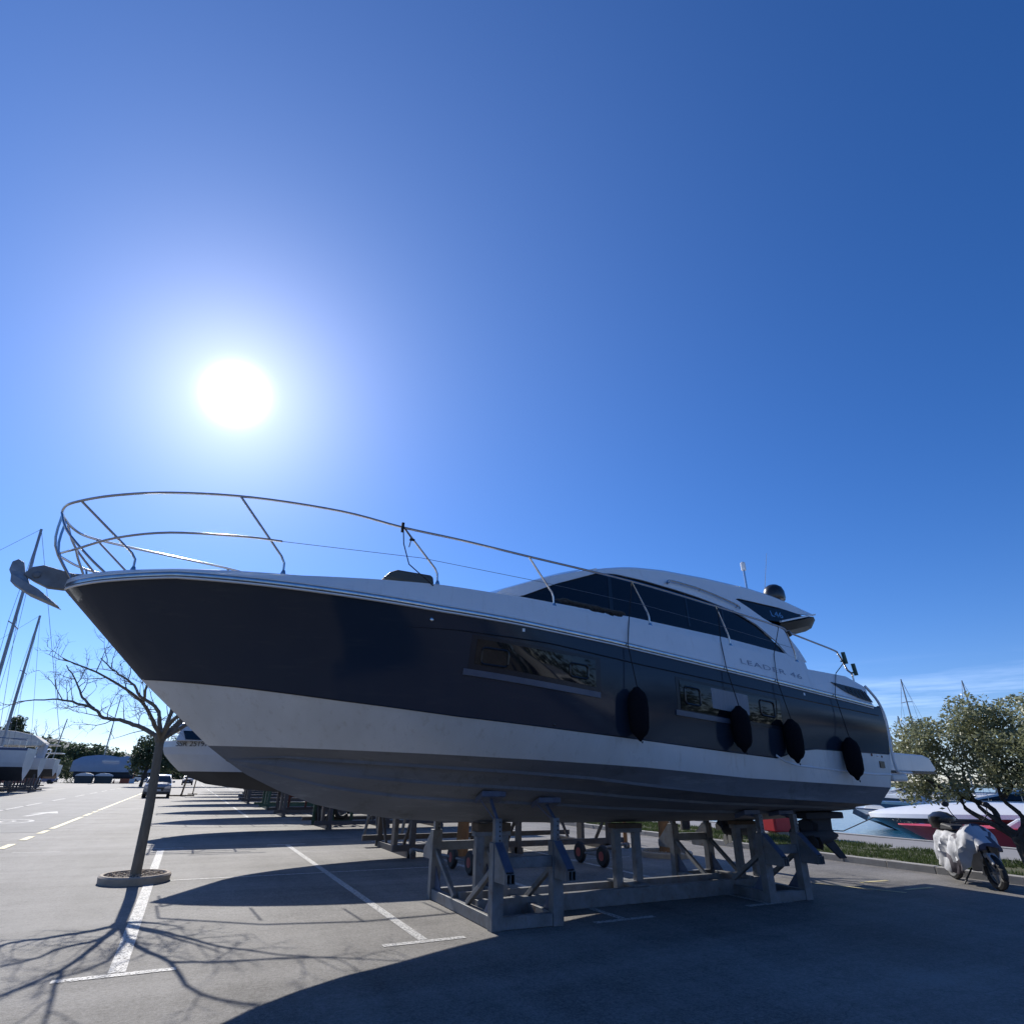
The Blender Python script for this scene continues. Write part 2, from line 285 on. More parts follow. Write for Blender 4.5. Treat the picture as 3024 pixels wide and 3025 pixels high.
def text_mesh(txt, name, m, parent, loc, rot, size, wx=1, depth=.002, sp=1.0):
    cu = bpy.data.curves.new(name, 'FONT'); cu.body = txt; cu.size = size; cu.extrude = depth; cu.space_character = sp
    to = bpy.data.objects.new('tmp', cu); C.objects.link(to); bpy.context.view_layer.update()
    me = bpy.data.meshes.new_from_object(to.evaluated_get(bpy.context.evaluated_depsgraph_get())); bpy.data.objects.remove(to)
    for v in me.vertices: v.co.x *= wx
    me.materials.clear(); me.materials.append(M[m]); o = bpy.data.objects.new(name, me); C.objects.link(o)
    o.location = loc; o.rotation_euler = rot
    if parent: o.parent = parent
    return o
# ------------------------------------------------------------------ ground, road, quay, water, hills
def sheet(name, x0, x1, y0, y1, z, m, kind='structure', nx=1, ny=1):
    b = MB(); b.grid([[Vector((x0+(x1-x0)*i/nx, y0+(y1-y0)*j/ny, z)) for i in range(nx+1)] for j in range(ny+1)], smooth=False)
    o = b.build(name, m); tag(o, kind=kind); return o
sheet('ground', -900, 13.75, -60, 1800, 0, 'asphalt')
sheet('road', -12.6, -3.62, 23.8, 150, .004, 'road')
b = MB(); b.box((20.5, -200, -.9), (2500, 3500, -.85)); tag(b.build('water', 'water'), kind='structure')
b = MB()
for i in range(150):                                              # kerb stones
    y = -40+i*1.0
    b.box((13.75+random.uniform(-.008, .008), y+.008, -.05), (13.95, y+.992, .13+random.uniform(-.004, .004)))
tag(b.build('kerb', 'kerb', bevel=.012), kind='structure')
b = MB(); b.grid([[Vector((13.95+(17.3-13.95)*i/24, -40+250*j/500, .07+.05*noise.noise(Vector((i*.35, j*.35, 0)))+.04*math.sin(math.pi*i/24))) for i in range(25)] for j in range(501)])
tag(b.build('turf', 'turf'), kind='structure')
b = MB(); b.box((17.3, -60, -1.3), (20.2, 700, .07)); b.box((20.2, -60, -1.3), (20.5, 700, .10), 1); tag(b.build('promenade', ['paving', 'kerb']), kind='structure')
b = MB()                                                          # grass blades on the strip
for k in range(42000):
    x = random.uniform(13.95, 17.3); y = random.uniform(3, 26) if k % 6 else random.uniform(26, 60)
    if noise.noise(Vector((x*.9, y*.9, 3))) < -.22: continue
    h = random.uniform(.03, .10); a = random.uniform(0, 6.28); c, s = math.cos(a)*.012, math.sin(a)*.012; t = random.uniform(-.04, .04), random.uniform(-.04, .04)
    z = .1
    b.add([(x-c, y-s, z), (x+c, y+s, z), (x+t[0], y+t[1], z+h)], [(0, 1, 2)])
tag(b.build('grass', 'grass', fixn=False), kind='stuff')
# painted markings
def quadline(b, p, q, wd, z, n=1):
    p, q = Vector((*p, z)), Vector((*q, z)); d = (q-p).normalized(); s = Vector((-d.y, d.x, 0))*wd/2
    b.add([p-s, q-s, q+s, p+s], [(0, 1, 2, 3)])
b = MB()
bays = [(-.2, .17, 17.6), (2.66, .11, 17.8), (5.35, .11, 17.8), (8.0, .11, 17.8), (-3.0, .0, 0)]
for x, wd, y1 in bays:
    if wd: quadline(b, (x, 7.22), (x, y1), min(wd, .14), .004)
    if wd: quadline(b, (x-.47, 7.15), (x+.47, 7.15), .1, .0045)
for k in range(1, 14):
    y = 12.6+(k-1)*0
for x in (-.2, 2.66, 5.35, 8.0):
    quadline(b, (x-.47, 17.9), (x+.47, 17.9), .1, .0045)
quadline(b, (.1, 12.62), (9.6, 12.52), .07, .0045)
quadline(b, (-3.1, 18.0), (-2.2, 17.9), .07, .004)
for j in range(8):
    y0 = 29.5+j*13.5
    for x in (2.66, 5.35, 8.0):
        quadline(b, (x, y0), (x, y0+10), .12, .004); quadline(b, (x-.47, y0), (x+.47, y0), .1, .0045)
tag(b.build('parking_marking', 'wline', fixn=False), kind='structure')
b = MB()
for y0, y1 in ((18.0, 18.4), (18.9, 20.1), (21.1, 22.3), (23.2, 24.4), (25.1, 31.5), (32.2, 34.2), (34.9, 36.2), (36.8, 63), (63.5, 110)): quadline(b, (-3.5, y0), (-3.5, y1), .17, .0085)
for y in (7.1, 7.9): quadline(b, (11.2, y), (11.9, y-.05), .08, .0045)
quadline(b, (10.3, 8.2), (10.9, 6.9), .08, .005)
tag(b.build('yellow_marking', 'yline', fixn=False), kind='structure')
b = MB()
for y0 in (33.8, 38.0, 42.05, 50.15, 59.4, 67.8, 76, 84, 92, 100, 108): quadline(b, (-7.4, y0), (-7.4, y0+4.6), .14, .0085)
quadline(b, (-12.4, 50), (-12.9, 92), .12, .0085)
def arrow(b, x, y):
    sh = [(-.09, 0), (.09, 0), (.09, 2.2), (.42, 2.1), (0, 3.9), (-.42, 2.1), (-.09, 2.2)]
    sh = [(x+px*1.25+py*.13, y+py) for px, py in sh]
    b.add([Vector((px, py, .0086)) for px, py in sh], [tuple(range(7))])
arrow(b, -5.55, 32.4)
cx, cy = -5.65, 29.1
vs = []
for k in range(48):
    a = 2*math.pi*k/48; vs += [(cx+.98*math.cos(a), cy+1.3*math.sin(a), .0086), (cx+.84*math.cos(a), cy+1.12*math.sin(a), .0086)]
b.add(vs, [(2*k, 2*((k+1) % 48), 2*((k+1) % 48)+1, 2*k+1) for k in range(48)])
tag(b.build('lane_marking', 'wline', fixn=False), kind='structure')
o = text_mesh('30', 'speed_marking', 'wline', None, (-6.28, 28.55, .009), (0, 0, 0), 1.35, .82, 0); o.scale = (1, 1.2, 1); tag(o, kind='structure')
# hills
def ridge(name, pts, y, dep, m, jag, n=80):
    b = MB(); rows = []; x0, x1 = pts[0][0], pts[-1][0]
    for j, (fy, fz) in enumerate(((0, 0), (.12, .45), (.3, .8), (.5, 1), (1, .6))):
        r = []
        for i in range(n+1):
            x = x0+(x1-x0)*i/n; h = lerp(pts, x); h *= fz; h += jag*fz*noise.noise(Vector((x/(abs(x1-x0)*.02), j*3.1, 1)))*2
            r.append(Vector((x, y+dep*fy, max(h, -1) if j else -2)))
        rows.append(r)
    b.grid(rows, smooth=False); return tag(b.build(name, m), kind='structure')
ridge('mountain', [(-900, 88), (-340, 78), (-276, 72), (-226, 60), (-125, 47), (-60, 35), (300, 24), (1400, 15), (1900, 12)], 1500, 500, 'mount', 3, 160)
ridge('far_shore', [(60, 1), (200, 4), (500, 5), (900, 6), (1700, 5)], 620, 200, 'hill', 1.2, 200)
# ------------------------------------------------------------------ foliage and trees
def leafcloud(b, c, rad, n, size, flat=.0, holes=.1, mi=0, sh=1.0):
    c = Vector(c); k = 0; tries = 0
    while k < n and tries < n*6:
        tries += 1
        d = Vector((random.gauss(0, 1), random.gauss(0, 1), random.gauss(0, 1))).normalized(); t = random.random()**.45
        p = Vector((d.x*rad[0], d.y*rad[1], d.z*rad[2]))*t*(1+.25*noise.noise(d*2.1+c))
        if noise.noise((c+p)*sh*1.6) < -holes: continue
        p += c; k += 1
        s = size*random.uniform(.6, 1.3); a = Vector((random.gauss(0, 1), random.gauss(0, 1), random.gauss(0, .7))).normalized(); q = a.orthogonal().normalized()
        q = (Matrix.Rotation(random.uniform(0, 6.28), 3, a)@q)*s*.42; a *= s
        b.add([p-a, p+q, p+a, p-q], [(0, 1, 2, 3)], mi)
def limb(b, pts, r0, r1, n=7):
    P = smooth_path(pts, 4); m = len(P)
    P = [p+Vector((random.gauss(0, 1), random.gauss(0, 1), random.gauss(0, 1)))*.006*min(1, i) for i, p in enumerate(P)]
    b.tube(P, [r0+(r1-r0)*i/(m-1) for i in range(m)], n); return P
def twigs(b, P, r, depth, ln, up=.25, spread=.9, dens=1.0, n0=1):
    m = len(P)
    for i in range(n0, m):
        if random.random() > dens: continue
        for _ in range(1 if depth > 1 else 2):
            d = (P[i]-P[max(i-1, 0)]).normalized()
            v = Vector((random.gauss(0, 1), random.gauss(0, 1), random.gauss(0, 1))); v = (v-d*v.dot(d)).normalized()
            dr = (d*.55+v*spread+Vector((0, 0, up))).normalized(); l = ln*random.uniform(.45, 1.15); Q = [P[i]]; k = 5
            for j in range(k):
                dr = (dr+Vector((random.gauss(0, 1), random.gauss(0, 1), random.gauss(0, 1)))*.16+Vector((0, 0, up*.12))).normalized(); Q.append(Q[-1]+dr*l/k)
            b.tube(Q, [r*(1-.8*j/k) for j in range(k+1)], 5, cap=False)
            if depth > 1: twigs(b, Q, r*.5, depth-1, ln*.48, up, spread, .75, 2)
# bare plane tree in its round planter
t = thing('bare_tree', 'leafless grey-barked tree growing from the round concrete planter at left', 'tree', (-.43, 12.75, 0))
b = MB(); tr = [(0, 0, 0), (-.02, 0, .5), (-.05, .0, 1.1), (-.11, .0, 1.8), (-.15, 0, 2.22)]
b.tube(smooth_path(tr, 4), [.086-.0012*i for i in range(17)], 14)
b.lathe([(.02, -.14), (.08, -.08), (.10, 0), (.08, .08), (.03, .12)], (-.15, 0, 2.22), 12)
b.build('trunk', 'bark', t)
F0 = Vector((-.15, 0, 2.2))
b = MB(); LM = [
 [(0, 0, 0), (-.32, .02, .16), (-.62, .05, .26), (-.95, 0, .30), (-1.12, -.1, .44), (-1.45, -.15, .52), (-1.75, -.1, .55), (-2.2, 0, .50)],
 [(-1.12, -.1, .44), (-1.35, .0, .62), (-1.5, .1, .85), (-1.75, .15, 1.15)],
 [(0, 0, .05), (-.1, .1, .35), (-.22, .15, .55), (-.5, .2, .72), (-.7, .2, .95), (-1.0, .25, 1.12), (-1.3, .25, 1.35)],
 [(.02, 0, .05), (.06, .05, .35), (.06, .1, .6), (-.02, .2, 1.0), (-.2, .3, 1.35), (-.6, .35, 1.6), (-.85, .4, 1.9)],
 [(.05, 0, 0), (.3, -.05, .2), (.55, -.1, .42), (.9, -.2, .8), (1.4, -.3, 1.1), (1.9, -.4, 1.3)],
 [(.05, 0, .05), (.28, .15, .4), (.6, .3, .9), (.9, .4, 1.4)],
 [(0, -.05, 0), (-.15, -.5, .25), (-.35, -1.0, .5), (-.9, -1.4, .8), (-1.5, -1.7, 1.0)],
 [(.02, -.05, 0), (.15, -.5, .3), (.5, -.95, .6), (.7, -1.4, 1.0), (1.3, -1.7, 1.3), (1.7, -2.1, 1.5)],
 [(.5, -.95, .6), (1.0, -1.0, .7), (1.7, -1.0, .8), (2.4, -1.3, .9)],
 [(-.35, -1.0, .5), (-.3, -1.5, .9), (-.25, -2.0, 1.3)],
 [(.05, .1, 0), (.3, .6, .4), (.5, 1.1, .9)],
]
for k, l in enumerate(LM):
    P = limb(b, [F0+Vector(p) for p in l], .041 if l[0][2] < .1 else .024, .008)
    twigs(b, P, .009, 3, .62, .22, .8, .62, 3)
b.build('crown', 'bark', t)
def ring(loc, r, label, group=None, wd=.075, h=.115):
    t = thing('round_planter', label, 'planter', loc, group=group)
    b = MB(); b.lathe([(r-wd, .0), (r, 0), (r+.01, h*.8), (r-.015, h), (r-wd+.015, h), (r-wd, h-.03), (r-wd, .03)], n=40); b.build('planter_ring', 'conc', t)
    b = MB(); b.lathe([(r-wd, .02), (r-wd, .06), (r*.5, .085), (.02, .09)], n=30)
    for _ in range(260):
        a = random.uniform(0, 6.28); q = (r-wd)*random.random()**.5*.95; s = random.uniform(.008, .026); b.box((q*math.cos(a), q*math.sin(a), .06), (q*math.cos(a)+s, q*math.sin(a)+s, .085+s), 1, random.random()*3)
    b.build('planter_soil', ['soil', 'conc'], t); return t
ring((-.43, 12.75, 0), .52, 'round cream concrete planter ring at the foot of the bare tree', 'round planters')
def yard_tree(loc, label, m, h, hidden=True):
    t = thing('yard_tree', label, 'tree', loc, group='trees of the parking bays')
    b = MB(); b.tube(smooth_path([(0, 0, 0), (.02, 0, .8), (-.02, .02, 1.6), (0, 0, h)], 4), [.15-.004*i for i in range(13)], 12); b.build('trunk', m, t)
    b = MB()
    for k in range(7):
        a = k*.9+random.random(); l = random.uniform(.9, 1.5); P = limb(b, [(0, 0, h), (math.cos(a)*l*.4, math.sin(a)*l*.4, h+.35), (math.cos(a)*l, math.sin(a)*l, h+.9)], .05, .012); twigs(b, P, .01, 2, .6, .2, .8, .6, 3)
    b.build('crown', m, t)
yard_tree((10.55, 12.35, 0), 'orange-brown tree trunk in a ring planter seen behind the cradle\'s aft end', 'obark', 2.4)
ring((10.55, 12.35, 0), .62, 'low concrete planter ring around the orange-brown trunk', 'round planters')
yard_tree((6.0, 14.1, 0), 'ochre tree trunk seen through the front frame of the cradle', 'obark', 2.4)
# green tree beside the quay
def leafy_tree(name, label, loc, limbs, clouds, lm, bm_, n, size, group=None, r0=.17, holes=.12):
    t = thing(name, label, 'tree', loc, group=group); b = MB()
    for k, l in enumerate(limbs): limb(b, l, r0 if k == 0 else r0*.42, r0*.8 if k == 0 else r0*.10, 9)
    b.build('trunk', bm_, t); b = MB()
    vol = sum(c[1][0]*c[1][1]*c[1][2] for c in clouds)
    for c, r in clouds: leafcloud(b, c, r, int(n*r[0]*r[1]*r[2]/vol), size, holes=holes)
    b.build('crown', lm, t, fixn=False); return t
leafy_tree('olive_tree', 'large leafy olive-green tree with dark forked trunk beside the scooter', (16.1, 7.35, .1),
 [[(0, 0, 0), (.02, .05, .3), (.0, .1, .55)], [(0, .1, .5), (-.1, .55, .8), (-.05, .95, 1.05), (0, 1.1, 1.6), (.1, 1.5, 2.2)], [(0, .1, .55), (-.05, .35, .8), (0, .75, 1.2), (0, .8, 1.9)],
  [(0, .1, .5), (.1, -.05, .9), (.05, .2, 1.3), (.0, .1, 2.0)], [(0, .1, .5), (.1, -.3, .9), (.1, -.8, 1.4), (0, -1.2, 2.2)], [(0, .4, .85), (.2, .6, 1.1), (-.1, 1.4, 1.5), (0, 2.0, 1.9)], [(0, .15, 1.3), (.3, -.3, 2.0), (.2, -.5, 2.6)]],
 [((0, 1.15, 2.35), (.95, .95, .7)), ((0, 2.05, 1.95), (.75, .6, .62)), ((.1, 1.75, 2.6), (.6, .5, .5)), ((.2, .1, 2.35), (1.1, 1.0, .85)), ((-.1, .2, 3.0), (.8, .6, .5)), ((0, -1.1, 2.5), (1.2, 1.1, 1.0)), ((-.2, 1.2, 1.5), (.6, .7, .35)), ((.1, 1.9, 1.35), (.5, .6, .35)), ((.1, -.5, 1.7), (.9, .8, .45)), ((0, .2, 1.75), (.6, .5, .3))],
 'leaf', 'dbark', 26000, .05, r0=.17, holes=.13)
leafy_tree('quay_tree', 'dark-trunked leafy tree on the grass strip seen through the boat cradle', (15.75, 17.3, .1), [[(0, 0, 0), (.05, 0, 1), (0, .1, 1.7)], [(0, .1, 1.6), (-.3, .5, 2.2)], [(0, .1, 1.6), (.4, -.4, 2.3)]],
 [((0, 0, 2.3), (1.1, 1.2, .55))], 'leaf', 'dbark', 2500, .07)
leafy_tree('background_tree', 'tall dark evergreen tree behind the bare tree trunk', (-5.9, 108, 0), [[(0, 0, 0), (.2, 0, 2.5), (0, 0, 5)], [(0, 0, 3), (-1.5, 0, 5)], [(0, 0, 3), (1.6, 0, 5.5)]],
 [((0, 0, 5.2), (2.3, 2.5, 2.3)), ((1.6, 0, 3.6), (2.2, 2.2, 1.8)), ((-1.0, 0, 3.2), (1.6, 2, 1.7)), ((3.2, 2, 4.2), (2.2, 2.2, 2.6)), ((5.5, 3, 4.0), (2.5, 2.2, 2.6)), ((8.5, 4, 3.6), (2.8, 2.4, 2.6)), ((12, 5, 3.6), (2.8, 2.4, 2.6))], 'leaf2', 'dbark', 11000, .26, group='trees beyond the boatyard', r0=.25)
leafy_tree('conifer_tree', 'dark rounded conifer behind the boats at far left', (-32, 150, 0), [[(0, 0, 0), (0, 0, 4), (0, 0, 9)], [(0, 0, 5), (1, 0, 8)]],
 [((0, 0, 9.5), (1.8, 1.8, 2.6)), ((-3, 0, 8.2), (2.4, 2, 1.6)), ((1.5, 0, 7.4), (2, 2, 1.8)), ((-6.5, 0, 7.8), (3, 2.4, 1.6))], 'leaf2', 'dbark', 6000, .3, group='trees beyond the boatyard', r0=.3)
t = thing('bare_tree', 'small leafless tree rising behind the canvas-covered boats at far left', 'tree', (-27, 150, 0), group='trees beyond the boatyard')
b = MB(); P = limb(b, [(0, 0, 0), (.1, 0, 3), (0, 0, 6)], .28, .16); b.build('trunk', 'bark', t); b = MB()
for k in range(9):
    a = k*.7; P = limb(b, [(0, 0, 5+k*.1), (math.cos(a)*1.3, math.sin(a)*1.3, 6.8+.2*k), (math.cos(a)*3.2, math.sin(a)*2, 8.0+.25*k)], .08, .03, 5); twigs(b, P, .03, 2, 1.6, .2, .8, .6, 3)
b.build('crown', 'bark', t)
# wooded mass behind the covered boat
b = MB()
for x, y, z, rx, rz_ in ((-55, 300, 7, 9, 8), (-47, 298, 7, 8, 6.5), (-41, 300, 6.5, 8, 7), (-34, 302, 6.5, 7.5, 6.6), (-27, 302, 4.5, 6, 5.6), (-22, 305, 3, 5, 5), (-63, 306, 8, 9, 9), (-73, 310, 9, 10, 9), (-84, 312, 9, 11, 9), (-100, 318, 9, 12, 9), (-14, 306, 3, 7, 4), (-3, 306, 3, 8, 4), (8, 308, 3, 8, 4), (20, 308, 3, 9, 4), (35, 310, 3, 9, 4)):
    leafcloud(b, (x, y, z), (rx, 6, rz_), 1500, .8, holes=.35, sh=.2)
tag(b.build('woodland', 'leaf3', fixn=False), kind='stuff')
b = MB()
for k in range(4): leafcloud(b, (-23.5+k*1.2, 150+k*.5, 2.2+.8*math.sin(k*2.1)), (1.5, 1.2, 2.2), 500, .2, holes=.2)
tag(b.build('hedge', 'leaf2', fixn=False), 'dark green shrubs left of the blue covered boat', 'shrubs')
# ================================================================== the motor yacht
YC = 8.35
SH = [(-1.8, 3.62), (-1.4, 3.64), (-.6, 3.66), (.13, 3.61), (1.1, 3.54), (2.3, 3.455), (3.25, 3.41), (4.7, 3.32), (7.2, 3.11), (9.3, 2.92), (10.45, 2.81)]
BT = [(-1.8, 3.72), (-1.4, 3.74), (-.6, 3.75), (.69, 3.72), (1.54, 3.75), (2.3, 3.77), (3.4, 3.75), (3.85, 3.71), (5.5, 3.65), (7.05, 3.53), (8.58, 3.43), (8.66, 3.42), (8.76, 3.33), (9.76, 3.30), (10.2, 3.17), (10.45, 2.9)]
KL = [(.35, 1.79), (.63, 1.62), (1.02, 1.45), (1.49, 1.29), (1.94, 1.2), (2.47, 1.12), (3.2, 1.07), (5.4, 1.02), (9.4, 1.0), (10.3, 1.03)]
def hb(x, xs, B, L, a, p):
    t = min(max((x-xs)/L, 0), 1); return B*(1-(1-t)**a)**p
def bsh(x): return hb(x, -1.8, 2.1, 5.5, 2.2, .7)-max(0, x-7)*.012
def bnb(x): return hb(x, -.74, 2.06, 5.9, 2.1, .82)-max(0, x-7)*.012
def bwb(x): return hb(x, .14, 2.0, 6.1, 2.0, .86)-max(0, x-7)*.010
def bch(x): return hb(x, .35, 1.84, 6.3, 1.9, .92)-max(0, x-7)*.008
def solve(px, py, bf):                                           # pixel of the photograph -> (x, z) on a surface y = YC - bf(x)
    d = FW*F+RT*(px-1512)+UU*(1512.5-py); y = YC-1
    for _ in range(80):
        t = y/d.y; q = Vector((0, 0, EYE))+d*t; y = .5*y+.5*(YC-bf(q.x))
    return (q.x, q.z)
NB = [(-.74, 2.64)]+[solve(a, b, bnb) for a, b in ((700, 2030), (1000, 2069), (1350, 2116), (1687, 2158), (2000, 2200), (2150, 2221), (2296, 2240), (2325, 2229), (2358, 2218), (2411, 2213), (2631, 2229))]
WB = [(.14, 1.93)]+[solve(a, b, bwb) for a, b in ((832, 2209), (1017, 2216), (1300, 2229), (1600, 2246), (1900, 2267), (2208, 2299), (2640, 2328))]
CH = [(.35, 1.79)]+[(1.0, 1.83)]+[solve(a, b, bch) for a, b in ((1300, 2262), (1500, 2275), (1750, 2295), (1900, 2314), (2164, 2343), (2640, 2374))]
def xend(z): return lerp([(1.0, 10.2), (1.34, 10.22), (1.75, 10.42), (2.7, 10.46), (2.82, 10.44), (3.2, 10.2)], z)
NS = 90
def srow(xs, bf, zf):
    z1 = zf(10.3); xe = xend(z1); r = []
    for i in range(NS+1):
        s = i/NS; x = xs+(xe-xs)*(s**1.45*.6+s*.4); r.append((x, bf(x), zf(x)))
    return r
R_sh = srow(-1.8, bsh, lambda x: lerp(SH, x)); R_nb = srow(-.74, bnb, lambda x: lerp(NB, x))
R_wb = srow(.14, bwb, lambda x: lerp(WB, x)); R_ch = srow(.35, bch, lambda x: lerp(CH, x))
def mixrow(a, b, f, off):
    return [(p[0]+(q[0]-p[0])*f, max(0, p[1]+(q[1]-p[1])*f+off(i/NS)), p[2]+(q[2]-p[2])*f) for i, (p, q) in enumerate(zip(a, b))]
fl = lambda k: (lambda s: k*(-.10*math.sin(math.pi*min(s/.45, 1)) if s < .45 else .035*math.sin(math.pi*min((s-.45)/.5, 1)*.5)))
UP = [R_sh]+[mixrow(R_sh, R_nb, f, fl(math.sin(math.pi*f))) for f in (.17, .34, .5, .67, .84)]+[R_nb]
MID = [R_nb, mixrow(R_nb, R_wb, .5, lambda s: .012), R_wb]
def bottom(fr, dz):
    return [(x, b*fr, lerp(KL, x)+(z-lerp(KL, x))*fr**1.05+dz*min(1, b/.8)) for x, b, z in R_ch]
def trk(k): return [(x, b-k[0]*min(1, b/.6), z+k[1]*min(1, b/.6)) for x, b, z in R_ch]
LOW = [R_wb, R_ch, trk((.012, -.035)), trk((.12, -.03)), bottom(.74, .0), bottom(.735, -.03), bottom(.70, -.028), bottom(.47, 0.0), bottom(.465, -.03), bottom(.43, -.027), bottom(.2, 0), [(x, 0, lerp(KL, x)) for x, b, z in R_ch]]
def W3(p, s=-1): return Vector((p[0], YC+s*p[1], p[2]))
SURF = UP+MID[1:]+LOW[1:2]
def hull_y(x, z):                                                # half breadth of the topsides at (x, z)
    pr = None
    for r in SURF:
        for a, b in zip(r, r[1:]):
            if a[0] <= x <= b[0] or (x > r[-1][0] and b is r[-1]):
                t = (x-a[0])/(b[0]-a[0]+1e-9); q = (a[2]+(b[2]-a[2])*t, a[1]+(b[1]-a[1])*t)
                if pr is None and z >= q[0]: return q[1]
                if pr is not None and q[0] <= z <= pr[0]:
                    u = (z-q[0])/(pr[0]-q[0]+1e-9); return q[1]+(pr[1]-q[1])*u
                pr = q; break
    return pr[1] if pr else 2.0
yacht = thing('motor_yacht', 'large navy-and-white motor yacht propped on the steel cradle, bow to the left', 'motor yacht', (4.5, YC, 0))
YO = Vector((4.5, YC, 0))
def yb(b, name, mats, parent=None, **k):
    b.v = [v-YO for v in b.v]; return b.build(name, mats, parent or yacht, **k)
b = MB()
for s in (-1, 1):
    b.grid([[W3(p, s) for p in r] for r in UP], 0, flip=s > 0); b.grid([[W3(p, s) for p in r] for r in MID], 1, flip=s > 0); b.grid([[W3(p, s) for p in r] for r in LOW], 2, flip=s > 0)
b.grid([[W3(r[-1], s) for s in (-1, 1)] for r in UP+MID[1:]], 1, smooth=False); b.grid([[W3(r[-1], s) for s in (-1, 1)] for r in LOW], 2, smooth=False)
yb(b, 'hull', ['navy', 'stripe', 'antifoul'], auto=28)
# bulwark and deck
def bbt(x): return bsh(x)-.04*min(1, (x+1.8)/1.0)-.03
X = [-1.8+12.0*(i/100)**1.2 for i in range(101)]
b = MB()
for s in (-1, 1):
    rows = [[Vector((x, YC+s*max(0, bsh(x)), lerp(SH, x))) for x in X]]
    for f in (.35, .7, 1): rows.append([Vector((x, YC+s*max(0, bsh(x)+(bbt(x)-bsh(x))*f+.012*math.sin(math.pi*f)), lerp(SH, x)+(lerp(BT, x)-lerp(SH, x))*f)) for x in X])
    rows.append([Vector((x, YC+s*max(0, bbt(x)-.05), lerp(BT, x)+.012)) for x in X])
    rows.append([Vector((x, YC+s*max(0, bbt(x)-.12), lerp(BT, x)-.005)) for x in X])
    rows.append([Vector((x, YC+s*max(0, bbt(x)-.14), lerp(BT, x)-.09)) for x in X])
    b.grid(rows, 0, flip=s > 0)
    b.grid([rows[-1], [Vector((x, YC, lerp(BT, x)-.04-(.35 if x > 9.3 else 0))) for x in X]], 0, flip=s > 0)
yb(b, 'bulwark', 'white', auto=35)
# rub rail: pale moulding with stainless strip
b = MB()
for s in (-1, 1):
    for dz, pr, h, mi in ((.0, .028, .045, 0), (-.038, .02, .022, 1), (.036, .016, .02, 1)):
        rows = [[], [], [], [], []]
        for x in X[1:]:
            y = YC+s*bsh(x); z = lerp(SH, x)+dz; o_ = s
            for k, (dy, dzz) in enumerate(((-.01, h/2), (pr, h/2*.8), (pr+.004, 0), (pr, -h/2*.8), (-.01, -h/2))): rows[k].append(Vector((x, y+o_*dy, z+dzz)))
        b.grid(rows, mi, flip=s > 0)
yb(b, 'rub_rail', ['steel', 'white'], auto=50)
# cabin: inclined side plane
def cw(z): return 1.53-(z-3.6)*.24
def side(s, off=0): return lambda x, z, d: Vector((x, YC+s*(cw(z)+off+d), z))
WTOP = [(3.72, 3.985), (4.3, 4.27), (4.75, 4.47), (5.15, 4.615), (5.51, 4.66), (6.07, 4.645), (6.74, 4.585), (7.25, 4.52), (7.98, 4.38), (8.49, 4.16), (8.85, 3.88), (9.02, 3.70)]
WBOT = [(3.62, 3.96), (5.63, 3.92), (7.54, 3.82), (9.06, 3.68)]
ROOF = [(3.40, 4.02), (3.72, 4.14), (4.21, 4.37), (4.8, 4.60), (5.34, 4.76), (5.72, 4.85), (6.01, 4.90), (6.61, 4.96), (7.57, 4.98), (8.67, 4.96), (9.6, 4.86), (10.5, 4.72)]
b = MB()                                                          # cabin trunk below the windows
for s in (-1, 1):
    b.prism([(3.3, 3.5)]+[(3.3, 3.96)]+WBOT+[(9.4, 3.62), (9.4, 3.3), (8.5, 3.3)], side(s, -.02), -.05, .02)
b.box((2.6, YC-1.35, 3.5), (3.6, YC+1.35, 3.9))
yb(b, 'cabin_trunk', 'white')
for s in (-1, 1):
    b = MB(); b.prism([(3.66, 3.955)]+WTOP+[(9.02, 3.66)]+WBOT[::-1][1:3], side(s, -.03), -.015, .0); sw = yb(b, 'side_window', 'glass')
    for x0, x1 in ((5.36, 5.43), (6.95, 6.99), (7.75, 7.79)):
        b = MB(); b.prism([(x0-.12, 3.93), (x1-.12, 3.93), (x1, lerp(WTOP, x1)), (x0, lerp(WTOP, x0))], side(s, -.03), .0, .006); yb(b, 'window_mullion', 'plast', sw)
# roof shell: side band + arch + crowned top
b = MB(); XR = [3.42+(10.5-3.42)*i/70 for i in range(71)]
def rlow(x):
    if x <= 7.98: return lerp(WTOP, x)
    return lerp([(7.98, 4.38), (8.2, 4.66), (9.3, 4.63), (9.9, 4.60), (10.5, 4.66)], x)
rows = {k: [] for k in range(14)}
for x in XR:
    zr = lerp(ROOF, x); zl = min(rlow(x), zr-.015); aft = max(0, x-9.3)*.10; k = 0; prof = []
    for s in (-1, 1):
        pr = [(cw(zl)-aft-.03, zl), (cw(zl)-aft+.004, zl), (cw(zr-.05)-aft, max(zl+.005, zr-.05)), (cw(zr)-aft-.03, zr-.012), (cw(zr)-aft-.10, zr+.006), ((cw(zr)-aft)*.55, zr+.05), (0, zr+.07)]
        prof.append([Vector((x, YC+s*a, z)) for a, z in pr])
    full = prof[0]+prof[1][::-1]
    for k in range(14): rows[k].append(full[k])
b.grid([rows[k] for k in range(14)], 0)
for s in (-1, 1):                                                 # arch leg sweeping down to the side deck
    b.prism([(7.6, 4.47), (7.98, 4.40), (8.49, 4.18), (8.85, 3.90), (9.02, 3.66), (9.45, 3.58), (9.38, 3.80), (9.18, 4.16), (8.75, 4.33), (8.45, 4.5), (8.12, 4.66), (7.9, 4.68)], side(s, -.03), 0, .035)
yb(b, 'roof', 'white', auto=30)
